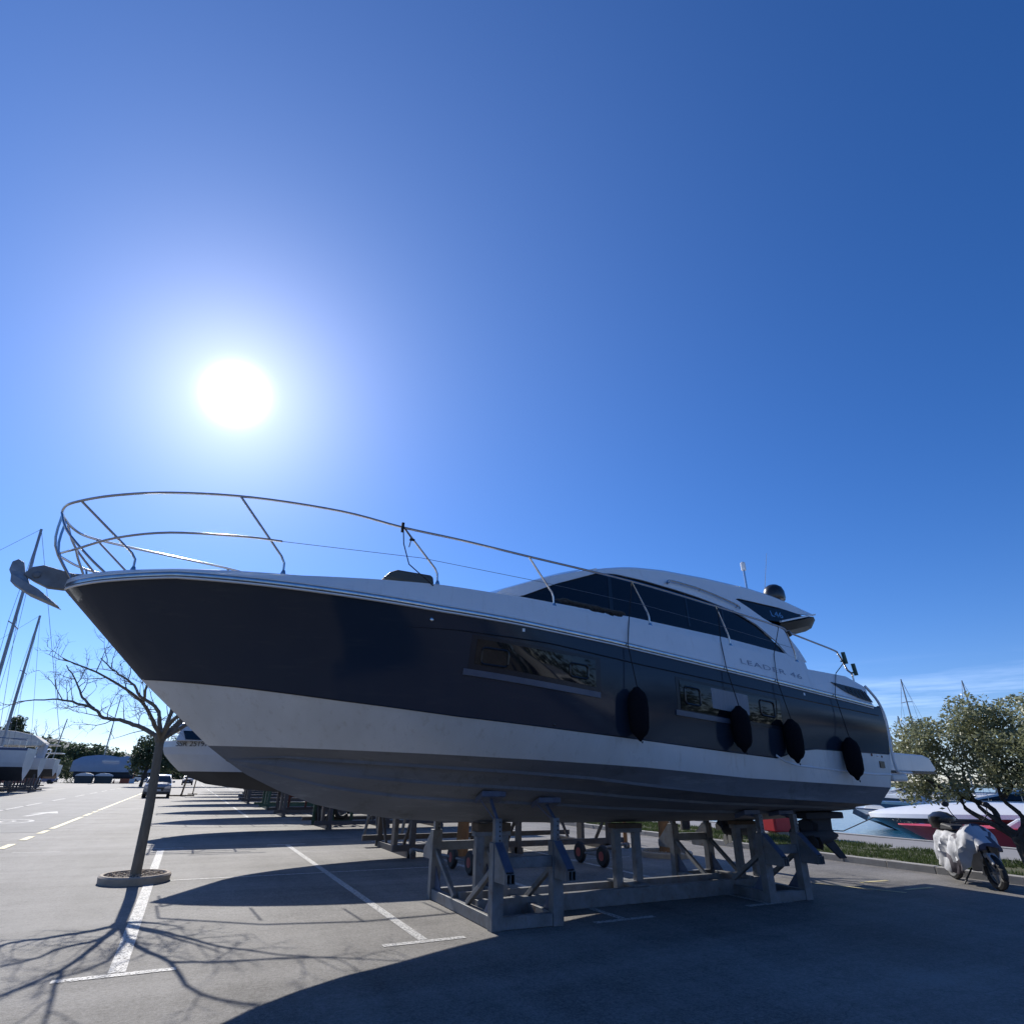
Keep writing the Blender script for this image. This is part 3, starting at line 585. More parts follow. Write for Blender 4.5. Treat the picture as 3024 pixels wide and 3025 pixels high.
for s in (1, -1):                                                 # dark aft quarter panels under the hardtop
    b = MB(); b.prism([(8.12, 4.655), (9.25, 4.66), (9.95, 4.56), (9.24, 4.33), (8.75, 4.32), (8.45, 4.49)], side(s, -.05), 0, .03); pn = yb(b, 'quarter_panel', 'glass')
text_mesh('L46', 'lettering', 'steel', pn, (9.02-4.5, -(cw(4.45)+.003-.014), 4.42), (math.radians(76.5), 0, math.radians(0)), .17, 1.35, .003)
for s in (-1, 1):
    b = MB(); b.bar((9.20, YC+s*1.36, 4.33), (10.5, YC+s*1.17, 4.68), .045, .03); yb(b, 'hardtop_trim', 'white')
b = MB(); pl = [(9.24, -1.33, 4.31), (9.9, -1.25, 4.47), (10.5, -1.14, 4.64), (10.95, -.85, 4.70), (11.25, -.45, 4.74), (11.35, 0, 4.76)]
for s in (-1, 1):
    b.grid([[Vector((x, YC+s*-y, z)) for x, y, z in pl], [Vector((x-.05, YC+s*-y*.9, z-.16)) for x, y, z in pl], [Vector((min(x, 10.4)-.5, YC, 4.28+.02*k)) for k, (x, y, z) in enumerate(pl)]], 0, flip=s > 0)
    b.grid([[Vector((x, YC+s*-y, z)) for x, y, z in pl], [Vector((x-.15, YC+s*-y*.85, z+.04)) for x, y, z in pl], [Vector((min(x, 10.4)-.3, YC, 4.86)) for x, y, z in pl]], 0, flip=s < 0)
yb(b, 'hardtop_underside', 'blk')
b = MB()                                                          # windscreen
fr = [[], []]
for k in range(13):
    a = -1+k/6; y = YC+a*1.42; fr[0].append(Vector((3.25-.55*(1-a*a), y, 3.92))); fr[1].append(Vector((4.95-.35*(1-a*a), YC+a*1.24, 4.66+.06*(1-a*a))))
b.grid(fr, 0); yb(b, 'windscreen', 'glass')
for s in (-1, 1):
    b = MB(); b.prism([(3.3, 3.96), (3.66, 3.965), (4.3, 4.27), (5.15, 4.615), (5.15, 4.70), (4.21, 4.38), (3.4, 4.03)], side(s, -.035), 0, .035); yb(b, 'windscreen_pillar', 'white')
# hand rails on the roof
for s in (-1, 1):
    b = MB(); P = [(6.55, 4.66), (6.62, 4.72), (6.9, 4.71), (7.3, 4.67), (7.75, 4.58), (8.12, 4.48), (8.14, 4.42)]
    b.tube(smooth_path([side(s, .02)(x, z, .03) for x, z in P], 4), .016, 8)
    for x, z in ((6.6, 4.68), (7.3, 4.66), (8.1, 4.46)): b.tube([side(s, -.02)(x, z-.02, 0), side(s, .02)(x, z, .03)], .012, 6)
    yb(b, 'grab_rail', 'steel')
# radar dome, masthead light, whip aerial
b = MB(); b.lathe([(.14, 0), (.195, .02), (.21, .07), (.205, .20), (.17, .29), (.10, .345), (.01, .36)], (9.98, 7.62, 4.98), 28); b.lathe([(.1, -.12), (.14, 0)], (9.98, 7.62, 4.98), 16); yb(b, 'radar_dome', 'plast')
b = MB(); b.tube([(9.42, 7.8, 4.9), (9.42, 7.8, 5.64)], .022); lt = yb(b, 'masthead_pole', 'steel')
b = MB(); b.lathe([(.045, 0), (.05, .02), (.05, .16), (.03, .18)], (9.42-4.5, 7.8-YC, 5.62), 14); b.build('masthead_light', 'white', lt)
b = MB(); b.tube([(9.72, 7.7, 4.9), (10.1, 7.7, 6.1)], [.009, .004], 5); yb(b, 'whip_aerial', 'white')
# fore hatch cover on deck
b = MB(); P = [(1.82, 3.86), (1.92, 3.97), (2.02, 4.02), (2.5, 4.02), (2.55, 3.99), (2.57, 3.86)]
b.prism([(x, z-.10) for x, z in P], lambda a, c, d: Vector((a, 7.45+d, c+.33)), 0, 1.5); yb(b, 'deck_box', 'bin', bevel=.03)
# hull windows
def skin(x0, x1, zt0, zt1, zb0, zb1, off, th, nx=14, nz=4):      # panel that follows the hull; tops zt0->zt1, bottoms zb0->zb1
    b = MB(); fr = []; bk = []
    for j in range(nz+1):
        r = []; q = []
        for i in range(nx+1):
            x = x0+(x1-x0)*i/nx; zt = zt0+(zt1-zt0)*i/nx; zb = zb0+(zb1-zb0)*i/nx; z = zt+(zb-zt)*j/nz; y = hull_y(x, z)
            r.append(Vector((x, YC-y-off-th, z))); q.append(Vector((x, YC-y-off+.01, z)))
        fr.append(r); bk.append(q)
    b.grid(fr); loop = fr[0]+[r[-1] for r in fr[1:]]+fr[-1][::-1][1:]+[r[0] for r in fr[::-1][1:-1]]; lb = bk[0]+[r[-1] for r in bk[1:]]+bk[-1][::-1][1:]+[r[0] for r in bk[::-1][1:-1]]
    n = len(loop); b.add(loop+lb, [(i, (i+1) % n, n+(i+1) % n, n+i) for i in range(n)]); return b
def rrect(x0, x1, z0, z1, r, sl_, off, wd):                       # rounded-rectangle frame tube on the hull
    pts = []
    for cx_, cz_, a0 in ((x1-r, z1-r, 0), (x0+r, z1-r, 90), (x0+r, z0+r, 180), (x1-r, z0+r, 270)):
        for k in range(5):
            a = math.radians(a0+k*22.5); x = cx_+r*math.cos(a); z = cz_+r*math.sin(a)+(x-x0)*sl_; pts.append(Vector((x, YC-hull_y(x, z)-off, z)))
    b = MB(); b.tube(pts+[pts[0]], wd, 6, cap=False); return b
def hullwin(x0, x1, zt0, zt1, zb0, zb1, gx, ports, ledge, cur=None):
    fr = yb(skin(x0, x1, zt0, zt1, zb0, zb1, .0, .004), 'hull_window', 'blk2')
    g = skin(*gx, .004, .006); g.v = [v-YO for v in g.v]; g.build('pane', 'glass', fr)
    for (a, c, z0, z1, sl_) in ports:
        q = rrect(a, c, z0, z1, .045, sl_, .014, .014); q.v = [v-YO for v in q.v]; q.build('portlight', 'plast', fr)
    q = skin(*ledge, .0, .022); q.v = [v-YO for v in q.v]; q.build('sill', 'ledge', fr)
    if cur: q = skin(*cur, .009, .003); q.v = [v-YO for v in q.v]; q.build('curtain', 'curtain', fr)
M['blk2'] = mat('dark_window_surround', (.016, .02, .03), .25, 0, spec=.35)
M['ledge'] = mat('grey_blue_ledge', (.10, .125, .17), .3, 0, (.07, .09, .13), 3)
hullwin(2.71, 4.52, 3.19, 3.075, 2.80, 2.63, (2.78, 4.44, 3.145, 3.035, 2.86, 2.70), [(2.85, 3.19, 2.86, 3.05, -.06), (4.05, 4.32, 2.80, 2.97, -.06)], (2.66, 4.50, 2.80, 2.635, 2.73, 2.565))
hullwin(5.78, 7.86, 2.945, 2.785, 2.46, 2.33, (5.84, 7.82, 2.90, 2.75, 2.51, 2.38), [(5.92, 6.20, 2.59, 2.82, -.07), (7.38, 7.68, 2.52, 2.74, -.08)], (5.74, 6.85, 2.50, 2.42, 2.43, 2.355), (6.42, 7.14, 2.84, 2.785, 2.56, 2.50))
b = MB()                                                          # styling groove along the topsides
SE = [(1.9, 3.22), (2.5, 3.225), (3.76, 3.185), (5.22, 3.05), (6.34, 2.965), (8.12, 2.83), (10.3, 2.68)]
pts = [(1.9+(10.3-1.9)*i/60) for i in range(61)]
b.tube([Vector((x, YC-hull_y(x, lerp(SE, x))-.001, lerp(SE, x))) for x in pts], [.002+.008*min(1, i/8) for i in range(61)], 6)
b.tube([Vector((x, YC+hull_y(x, lerp(SE, x))+.001, lerp(SE, x))) for x in pts], .009, 6)
yb(b, 'hull_groove', 'plast')
b = MB(); SP = [(7.62, 1.98), (7.8, 1.90), (8.1, 1.85), (8.82, 1.81), (9.9, 1.76), (10.38, 1.76)]   # moulded spray line by the stern
b.tube([Vector((x, YC-hull_y(x, lerp(SP, x))+.004, lerp(SP, x))) for x in [7.62+2.76*i/30 for i in range(31)]], .016, 8)
yb(b, 'spray_line', 'white')
b = MB()                                                          # dark edge of the navy paint
b.tube([Vector((x, YC-hull_y(x, lerp(NB, x))+.001, lerp(NB, x))) for x in [-.7+11.1*i/140 for i in range(141)]], .008, 6)
yb(b, 'paint_edge', 'plast')
# hull fittings: through-hull outlets, stern buttons, engine-room vent
for x, z, r, m in ((2.2, 3.32, .022, 'steel'), (3.86, 2.22, .016, 'plast'), (9.93, 2.05, .022, 'rust'), (10.08, 2.04, .016, 'steel'), (10.2, 2.03, .016, 'rust')):
    b = MB(); y = YC-hull_y(x, z); b.lathe([(r*.5, -.01), (r, -.006), (r, .004), (r*.6, .01)], (x, y, z), 14, axis='Y'); yb(b, 'outlet', m)
for x, z in ((3.36, 3.33), (8.45, 2.92)):
    yb(skin(x, x+.035, z, z, z-.04, z-.04, .002, .003, 2, 2), 'registration_plate', 'white')
yb(skin(10.1, 10.22, 1.96, 1.955, 1.86, 1.855, .0, .015, 2, 2), 'shore_socket', 'plast')
b = MB(); VT = [(9.25, 3.155), (9.5, 3.135), (10.02, 3.09), (10.16, 3.0), (10.24, 2.89), (9.9, 2.935), (9.55, 3.02)]
n = len(VT); b.prism(VT, lambda x, z, d: Vector((x, YC-bsh(x)+.01-d+.03*(z-2.85)/.3, z)), -.02, .028); yb(b, 'engine_vent', 'blk2')
b = MB()
for k in range(5): b.bar((9.62+k*.11, YC-bsh(9.8)-.012, 3.11-k*.012), (9.70+k*.11, YC-bsh(9.8)-.03, 2.96-k*.015), .012, .01)
yb(b, 'vent_louvre', 'plast')
for i, (t_, x, z, s_, wx) in enumerate((('LEADER 46', 7.14, 3.285, .125, 2.15),)):
    o = text_mesh(t_, 'lettering', 'letter', None, (0, 0, 0), (0, 0, 0), s_, wx, .0, 1.12)
    for v in o.data.vertices:
        lx, lz = v.co.x, v.co.y; xx = 7.14+lx*.98; zz = 3.262+lz*.9-lx*.090
        f = (zz-lerp(SH, xx))/(lerp(BT, xx)-lerp(SH, xx)); y = YC-(bsh(xx)+(bbt(xx)-bsh(xx))*f+.012*math.sin(math.pi*min(max(f, 0), 1)))-.0035
        v.co = Vector((xx, y, zz))-YO
    o.parent = yacht
# transom trim, swim platform, stern drives
b = MB(); b.tube(smooth_path([(10.22, YC-bbt(10.2)-.02, 3.17), (10.42, YC-2.05, 2.92), (10.50, YC-2.06, 2.6), (10.47, YC-2.04, 2.1), (10.50, YC-2.03, 1.86), (10.62, YC-2.0, 1.80), (11.2, YC-1.85, 1.80)], 5), .022, 8); yb(b, 'transom_trim', 'white')
b = MB(); b.box((10.1, YC-1.9, 2.0), (10.46, YC+1.9, 3.2)); yb(b, 'transom_seat', 'white', bevel=.06)
b = MB(); b.box((10.44, YC-1.98, 1.66), (10.86, YC+1.98, 1.78)); yb(b, 'stern_ledge', 'stripe', bevel=.03)
b = MB(); b.prism([(10.5, 1.83), (12.0, 1.83), (12.08, 1.86), (11.95, 2.06), (11.8, 2.10), (10.5, 2.13)], lambda a, c, d: Vector((a, YC+d, c)), -1.8, 1.8)
sp = yb(b, 'swim_platform', 'white', bevel=.02)
b = MB(); b.box((10.6-4.5, -1.815, 1.795), (12.03-4.5, 1.815, 1.828)); b.build('platform_edge', 'blk2', sp)
b = MB(); b.tube([(10.5, YC-1.97, 2.6), (10.56, YC-1.97, 2.66), (10.56, YC-1.97, 2.78), (10.5, YC-1.97, 2.84)], .03); yb(b, 'docking_lamp', 'plast')
for s in (-1, 1):
    yy = YC+s*.85
    b = MB(); b.box((9.3, yy-.22, 1.07), (10.25, yy+.22, 1.17)); b.prism([(9.55, 1.1), (10.12, 1.1), (10.10, .9), (10.2, .75), (9.7, .72), (9.62, .9)], lambda a, c, d: Vector((a, yy+d, c)), -.07, .07)
    b.prism([(9.8, .76), (10.12, .76), (10.42, .45), (10.22, .45)], lambda a, c, d: Vector((a, yy+d, c)), -.02, .02)
    dr = yb(b, 'stern_drive', 'dkhull', bevel=.02)
    b = MB(); b.lathe([(.02, -.55), (.09, -.48), (.115, -.3), (.12, 0), (.10, .2), (.03, .42)], (9.85-4.5, s*.85, .80), 16, axis='X'); b.build('torpedo', 'dkhull', dr)
    for xo in (9.42, 9.55):
        b = MB()
        for k in range(4):
            a = k*math.pi/2+.4+xo; ca, sa = math.cos(a), math.sin(a)
            prof = [(.08, -.05), (.2, -.12), (.27, -.05), (.26, .07), (.15, .1)]
            vs = []
            for rr, tt in prof: vs.append(Vector((xo-4.5+tt*.45, s*.85+ca*rr-sa*tt, .80+sa*rr+ca*tt)))
            vs += [v+Vector((.012, 0, 0)) for v in vs]; n = 5
            b.add(vs, [tuple(range(n))[::-1], tuple(range(n, 2*n))]+[(i, (i+1) % n, n+(i+1) % n, n+i) for i in range(n)])
        b.build('propeller', 'dkhull', dr)
# bow rail, stanchions, wires
def rl(x, s=-1): return YC+s*max(.25, (bbt(x)-.02))
RT_ = [(-2.05, .0, 4.52), (-2.0, .33, 4.50), (-1.86, .60, 4.50), (-1.45, .92, 4.55), (-.85, 1.22, 4.60), (0, 1.50, 4.62), (1.0, 1.78, 4.55), (1.74, 1.92, 4.44), (2.5, 1.98, 4.40), (3.5, 2.0, 4.35), (5.23, 2.0, 4.28), (6.89, 1.99, 4.14), (8.25, 1.98, 4.0), (8.46, 1.98, 3.95)]
def mir(P, s): return [Vector((x, YC+s*y, z)) for x, y, z in P]
b = MB()
P = smooth_path(mir(RT_[::-1], -1)+mir(RT_[1:], 1), 5); b.tube(P, .0165, 8); yb(b, 'bow_rail', 'steel')
MR = [(-1.95, .06, 4.02), (-1.72, .42, 4.0), (-1.3, .85, 4.07), (-.75, 1.2, 4.12), (.0, 1.48, 4.12), (.42, 1.6, 4.10)]
for s in (-1, 1):
    b = MB(); b.tube(smooth_path(mir(MR, s), 5), .0145, 8); yb(b, 'middle_rail', 'steel')
    b = MB(); L0 = [(.42, 1.6, 4.10), (2.02, 1.93, 4.08), (3.72, 2.0, 4.02), (5.4, 2.0, 3.95), (7.02, 1.99, 3.82), (8.55, 1.98, 3.66)]
    b.tube(mir(L0, s), .0035, 5); yb(b, 'guard_wire', 'wire')
    for (x0, y0, z0), (x1, y1) in (((-1.78, .68, 4.51), (-1.06, .74)), ((-.12, 1.47, 4.615), (.5, 1.53)), ((1.76, 1.925, 4.44), (2.25, 1.93)), ((3.5, 2.0, 4.35), (3.9, 1.98)), ((5.23, 2.0, 4.28), (5.53, 1.98)), ((6.89, 1.99, 4.14), (7.12, 1.97)), ((8.47, 1.98, 3.95), (8.62, 1.96))):
        zb = lerp(BT, x1)+.01; p0, p1 = Vector((x0, YC+s*y0, z0)), Vector((x1, YC+s*y1, zb)); m_ = Vector((x1-.01, YC+s*y1, zb+.16))
        b = MB(); b.tube([p0, p0.lerp(m_, .5), p0.lerp(m_, .93), m_+Vector((0, 0, -.03)), p1], .0135, 8); b.lathe([(.03, 0), (.03, .012), (.018, .05)], p1-Vector((0, 0, .008)), 10); yb(b, 'stanchion', 'steel')
b = MB()
for s in (-1, 1):
    b.tube(smooth_path(mir([(-2.04, .12, 4.5), (-2.0, .10, 4.1), (-1.72, .08, 3.70)], s), 4), .015, 8)
    b.tube(smooth_path(mir([(-2.03, .22, 4.49), (-1.9, .3, 4.25), (-1.6, .42, 3.95), (-1.35, .50, 3.74)], s), 4), .014, 8)
    b.tube(smooth_path(mir([(-1.72, .42, 4.0), (-1.68, .36, 3.9), (-1.58, .27, 3.72)], s), 3), .013, 8)
yb(b, 'pulpit_brace', 'steel')
for s in (-1, 1):                                                  # stern rail with rod holders
    b = MB(); b.tube(smooth_path(mir([(8.52, 1.98, 3.92), (9.0, 1.98, 3.84), (9.66, 1.97, 3.735), (9.74, 1.97, 3.68), (9.84, 1.97, 3.54), (9.9, 1.97, 3.42), (10.0, 1.97, 3.36), (10.01, 1.97, 3.2)], s), 4), .016, 8)
    sr = yb(b, 'stern_rail', 'steel')
    b = MB(); b.tube([Vector((8.5-4.5, s*1.98, 3.94)), Vector((8.55-4.5, s*1.98, 3.86))], .04); b.build('rail_joint', 'plast', sr)
    for x, z in ((9.85, 3.62), (10.06, 3.44)):
        b = MB(); b.tube([Vector((x+.01-4.5, s*2.0, z-.10)), Vector((x-.015-4.5, s*2.0, z+.10))], .034, 10); b.tube([Vector((x-4.5, s*2.0, z-.05)), Vector((x-.08-4.5, s*1.97, z-.06))], .014, 6); b.build('rod_holder', 'dgreen', sr)
M['anchorm'] = mat('weathered_anchor_steel', (.30, .33, .37), .5, .3, (.18, .2, .22), 9)
# anchor and roller
b = MB(); b.prism([(-2.21, 3.72), (-2.15, 3.82), (-2.05, 3.86), (-1.72, 3.80), (-1.45, 3.76), (-1.45, 3.66), (-1.8, 3.60), (-1.95, 3.60), (-2.1, 3.66)], lambda a, c, d: Vector((a, YC+d, c)), -.05, .05)
b.lathe([(.03, -.07), (.045, -.06), (.03, 0), (.045, .06), (.03, .07)], (-2.08, YC, 3.73), 12, axis='Y'); yb(b, 'anchor_roller', 'galv', bevel=.01)
b = MB(); b.bar((-2.14, YC, 3.76), (-1.6, YC, 3.80), .035, .05)
b.prism([(-2.36, 3.76), (-2.36, 3.86), (-2.31, 3.90), (-2.25, 3.87), (-2.20, 3.74), (-2.12, 3.62), (-1.74, 3.36), (-2.05, 3.50), (-2.2, 3.58), (-2.31, 3.68)], lambda a, c, d: Vector((a, YC+d*(1.0 if c < 3.7 else .6), c)), -.028, .028)
b.prism([(-2.30, 3.70), (-2.0, 3.55), (-1.76, 3.38), (-2.1, 3.50), (-2.28, 3.60)], lambda a, c, d: Vector((a, YC+d+(.0), c)), -.12, .12); yb(b, 'anchor', 'anchorm', bevel=.006)
# ---- things hanging on or lying on the yacht
FN = [(4.99, 2.72, 2.06, [(5.24, 2.0, 4.27), (5.1, 2.0, 3.68)], 'black cloth-covered fender hanging foremost, just aft of the forward hull window'),
      (6.79, 2.60, 1.98, [(6.92, 2.0, 4.12), (6.84, 2.0, 3.55)], 'black cloth-covered fender hanging in front of the aft hull window'),
      (7.86, 2.48, 1.87, [(8.3, 1.98, 3.98), (8.0, 2.0, 3.48)], 'black fender hanging just aft of the hull windows, its tip over the white band'),
      (9.21, 2.28, 1.66, [(9.86, 1.98, 3.56), (9.5, 2.02, 3.33)], 'lowest and aftmost black fender, hanging nearest the transom')]
for x, zt, zb, rp, lab in FN:
    y = YC-hull_y(x, (zt+zb)/2)-.145; y = min(y, YC-bsh(x)-.06); r = .125
    f = thing('fender', lab, 'fender', (x, y, zb), group='black fenders hung along the yacht\'s side'); h = zt-zb
    b = MB(); b.lathe([(.012, 0), (.03, .02), (.045, .05), (r*.72, .085), (r*.97, .15), (r*1.06, h*.5), (r*1.03, h-.15), (r*.82, h-.07), (.055, h-.025), (.035, h)], n=24); b.build('fender_body', 'fuzz', f)
    b = MB(); b.tube([(0, -.02, h-.02), Vector((x-.03, YC-bsh(x)-.05, lerp(SH, x)))-Vector((x, y, zb)), Vector((rp[1][0], YC-bbt(rp[1][0])-.012, lerp(BT, rp[1][0])+.02))-Vector((x, y, zb)), Vector((rp[0][0], YC-rp[0][1], rp[0][2]))-Vector((x, y, zb))], .007, 6)
    b.tube([(.012, -.03, .0), (0, -.035, -.02), (-.012, -.03, 0)], .006, 6); b.build('hanging_rope', 'brope', f)
b = MB(); pts = []
for k in range(140):
    t_ = k/139; x = 4.0+t_*.98; a = k*.9; pts.append(Vector((x-4+.07*math.cos(a)*(1+t_*.4), .05*math.sin(a)-.0, .015+.04*abs(math.sin(a*.5))*(.6+.6*t_)+.03*noise.noise(Vector((k*.3, 0, 0)))-.07*t_)))
b.tube(smooth_path(pts, 2), .016, 6); o = b.build('mooring_rope', 'rope'); o.location = (4.0, YC-1.975, 3.785); tag(o, 'dark mooring rope bunched on the yacht\'s side deck below the cabin window', 'rope')
b = MB()
b.tube([(0, 0, 0), (.03, .0, -.25), (.12, 0, -.5), (.45, .0, -.72)], .007, 6); b.tube([(0, 0, -.02), (.12, 0, -.16), (.1, 0, -.28)], .007, 6); b.box((-.02, -.015, -.10), (.012, .015, .025)); b.box((.10, -.02, -.185), (.16, .02, -.168))
o = b.build('tie_line', 'brope'); o.location = (1.74, YC-1.96, 4.46); tag(o, 'black tie line knotted round the third rail stanchion from the bow', 'rope')
# ================================================================== boat cradle
cr = thing('boat_cradle', 'galvanised steel cradle with posts, rails and pads carrying the navy yacht', 'boat cradle', (6.2, 8.35, 0)); CO = Vector((6.2, 8.35, 0))
def cb(b, name, m='galv', parent=None, bev=.006):
    b.v = [v-CO for v in b.v]; return b.build(name, m, parent or cr, bevel=bev)
PO = [(3.56, 7.27, -1), (4.38, 7.24, -1), (3.58, 9.42, 1), (4.42, 9.42, 1), (8.08, 7.2, -1), (8.80, 7.15, -1), (8.28, 9.42, 1), (9.12, 9.42, 1)]
def hull_bottom(x, y):
    d = abs(y-YC); rr = [(lerp([(p[0], p[1]) for p in r], x), lerp([(p[0], p[2]) for p in r], x)) for r in LOW[2:]]
    rr = rr[::-1]
    for (b0, z0), (b1, z1) in zip(rr, rr[1:]):
        if b0 <= d <= b1: return z0+(z1-z0)*(d-b0)/(b1-b0+1e-9)
    return rr[-1][1]
for x, y, s in PO:
    b = MB(); b.box((x-.075, y-.06, .0), (x+.075, y+.06, .90)); pst = cb(b, 'post')
    yi = y-s*.22; zt = hull_bottom(x, yi); b = MB(); b.box((x-.045, y-.04, .88), (x+.045, y+.04, 1.16))
    for k in range(5): b.lathe([(.012, -.002), (.012, .003)], (x+.02, y-.04*1.01, .92+k*.05), 8, mi=1, axis='Y')
    cb(b, 'sliding_post', ['galv', 'plast'])
    b = MB(); b.bar((x, y, 1.14), (x, yi, zt-.06), .035, .035); b.bar((x-.02, y, 1.12), (x-.16, yi, zt-.05), .012, .012); cb(b, 'screw_arm', 'gbolt')
    sl2 = (hull_bottom(x, yi-s*-.1)-zt)/.1; b = MB()
    za = hull_bottom(x, yi-.11); zc = hull_bottom(x, yi+.11)
    b.add([(x-.17, yi-.11, za-.075), (x+.17, yi-.11, za-.075), (x+.17, yi+.11, zc-.075), (x-.17, yi+.11, zc-.075), (x-.17, yi-.11, za-.008), (x+.17, yi-.11, za-.008), (x+.17, yi+.11, zc-.008), (x-.17, yi+.11, zc-.008)], [(3, 2, 1, 0), (4, 5, 6, 7), (0, 1, 5, 4), (1, 2, 6, 5), (2, 3, 7, 6), (3, 0, 4, 7)])
    cb(b, 'pad', 'gbolt')
    b = MB()                                                     # outrigger bracket with twin sleeves
    for dx in (-.055, .055):
        b.prism([(y+s*.06, .90), (y+s*.36, .62), (y+s*.36, .50), (y+s*.06, .50)], lambda a, c, d: Vector((x+dx+d, a, c)), -.006, .006)
    cb(b, 'bracket', 'galv', bev=0)
    b = MB(); b.bar((x, y+s*.05, .90), (x, y+s*.36, .625), .10, .012); cb(b, 'bracket_cap', 'gbolt', bev=0)
    b = MB()
    for dx in (-.027, .027):
        for q in ((-.025, 0), (.025, 0)): b.box((x+dx+q[0]-.003, y+s*.2, .505), (x+dx+q[0]+.003, y+s*.39, .61))
        b.box((x+dx-.025, y+s*.2, .505), (x+dx+.025, y+s*.39, .511)); b.box((x+dx-.025, y+s*.2, .604), (x+dx+.025, y+s*.39, .61))
    cb(b, 'sleeve', 'galv', bev=0)
def rail(name, p, q, w, h, m='galv'):
    b = MB(); b.bar(p, q, w, h); cb(b, name, m)
for i, j in ((0, 1), (2, 3), (4, 5), (6, 7)):
    a, c = PO[i], PO[j]; rail('upper_rail', (a[0]+.076, a[1], .68), (c[0]-.076, c[1], .68), .08, .12); rail('lower_rail', (a[0]+.076, a[1], .07), (c[0]-.076, c[1], .07), .10, .13)
for i, j in ((0, 2), (1, 3), (4, 6), (5, 7)):
    a, c = PO[i], PO[j]; rail('cross_rail', (a[0], a[1]+.061, .07), (c[0], c[1]-.061, .07), .11, .13)
    for (x, y, s), (x2, y2, s2) in ((a, c), (c, a)):
        ty = y-s*.85; rail('brace', (x, y-s*.062, .62), (x+(x2-x)*.39, ty, .145), .06, .06)
        b = MB(); b.prism([(y-s*.062, .14), (y-s*.062, .42), (y-s*.32, .14)], lambda a_, c_, d: Vector((x+(x2-x)*.05+d, a_, c_)), -.005, .005); cb(b, 'gusset', 'gbolt', bev=0)
for y in (7.96, 8.56): rail('long_rail', (3.62, y, .102), (8.90, y, .102), .10, .197)
for x, yy in ((4.0, 8.35), (6.28, 8.25), (8.95, 8.35)):
    for dx in (-.19, .19):
        b = MB(); b.box((x+dx-.06, yy-.05, .15), (x+dx+.06, yy+.05, .88)); cb(b, 'keel_post')
    b = MB(); b.box((x-.28, yy-.06, .88), (x+.28, yy+.06, .94)); cb(b, 'keel_beam')
    b = MB(); b.box((x-.26, yy-.1, .941), (x+.26, yy+.1, lerp(KL, x)-.01)); cb(b, 'keel_block', 'wood')
rail('tie_rail', (6.28, 7.93, .217), (6.28, 8.60, .217), .3, .03); rail('tie_rail', (8.5, 7.9, .217), (8.5, 8.60, .217), .1, .03)
# ================================================================== other boats, local frame: bow at the origin pointing to -X, hull along +X
def hull_mesh(L, B, zk, zs, zsm, stem=1.0, flare=.8, draft=None, band=None, full=.75, NSs=26):
    """zk keel height, zs sheer at bow, zsm sheer aft; returns mesh with material 0 topsides, 1 band at the sheer, 2 bottom paint"""
    b = MB(); zc = zk+(zsm-zk)*.42; rows = []
    lv = [(1.0, 0), (.86, 1), (.5, 0), (.22, 0), (0, 2), (-.5, 2), (-1, 2)]
    for f, _ in lv:
        r = []
        for i in range(NSs+1):
            t = i/NSs; s0 = stem*(1-max(f, 0))*1.0+(.9*-f if f < 0 else 0)*stem; x = s0+(L-s0)*t
            sh = zs+(zsm-zs)*min(1, t*1.6)
            w_ = (1-(1-min(t/.45, 1))**2)**full
            if f >= 0: z = zc+(sh-zc)*f+(.18*(zs-zc)*(1-f)*(1-t)**3); y = B/2*w_*(.84+.16*f**.6)*(1 if t < .8 else 1-.12*((t-.8)/.2)**2)
            else: z = zc+(zk-zc)*-f+(zc-zk)*.6*(1-t)**4*-f+(.18*(zs-zc)*(1-t)**3)*(1+f); y = B/2*w_*.84*(1+f)
            r.append((x, y, z))
        rows.append(r)
    for s in (-1, 1):
        for a, c, (f, m) in zip(rows, rows[1:], lv[1:]):
            m_ = 1 if f > .8 else (2 if f < 0 else 0)
            b.grid([[Vector((p[0], s*p[1], p[2])) for p in a], [Vector((p[0], s*p[1], p[2])) for p in c]], m_, flip=s > 0)
        b.grid([[Vector((p[0], s*p[1], p[2])) for p in rows[0]], [Vector((p[0], 0, p[2]+.04)) for p in rows[0]]], 0, flip=s < 0)
    b.grid([[Vector((r[-1][0], s*r[-1][1], r[-1][2])) for s in (-1, 1)] for r in rows], 0, smooth=False)
    return b
def cabin(t, prof, wd, win, m='hull1', top=.8, name='cabin'):
    """prof: (x,z) outline; win: (x,z) outline of the side window"""
    z0 = min(z for _, z in prof); z1 = max(z for _, z in prof); b = MB()
    wz = lambda z: wd/2*(1-(1-top)*(z-z0)/(z1-z0+1e-6)); n = len(prof)
    vs = [Vector((x, -wz(z), z)) for x, z in prof]+[Vector((x, wz(z), z)) for x, z in prof]
    b.add(vs, [tuple(range(n))[::-1], tuple(range(n, 2*n))]+[(i, (i+1) % n, n+(i+1) % n, n+i) for i in range(n)]); c = b.build(name, m, t, bevel=.04)
    for s in (-1, 1):
        b = MB(); n = len(win); vs = [Vector((x, s*(wz(z)+.004), z)) for x, z in win]+[Vector((x, s*(wz(z)+.03), z)) for x, z in win]
        b.add(vs, [tuple(range(n))[::-1], tuple(range(n, 2*n))]+[(i, (i+1) % n, n+(i+1) % n, n+i) for i in range(n)]); b.build('window', 'glass', c)
    return c
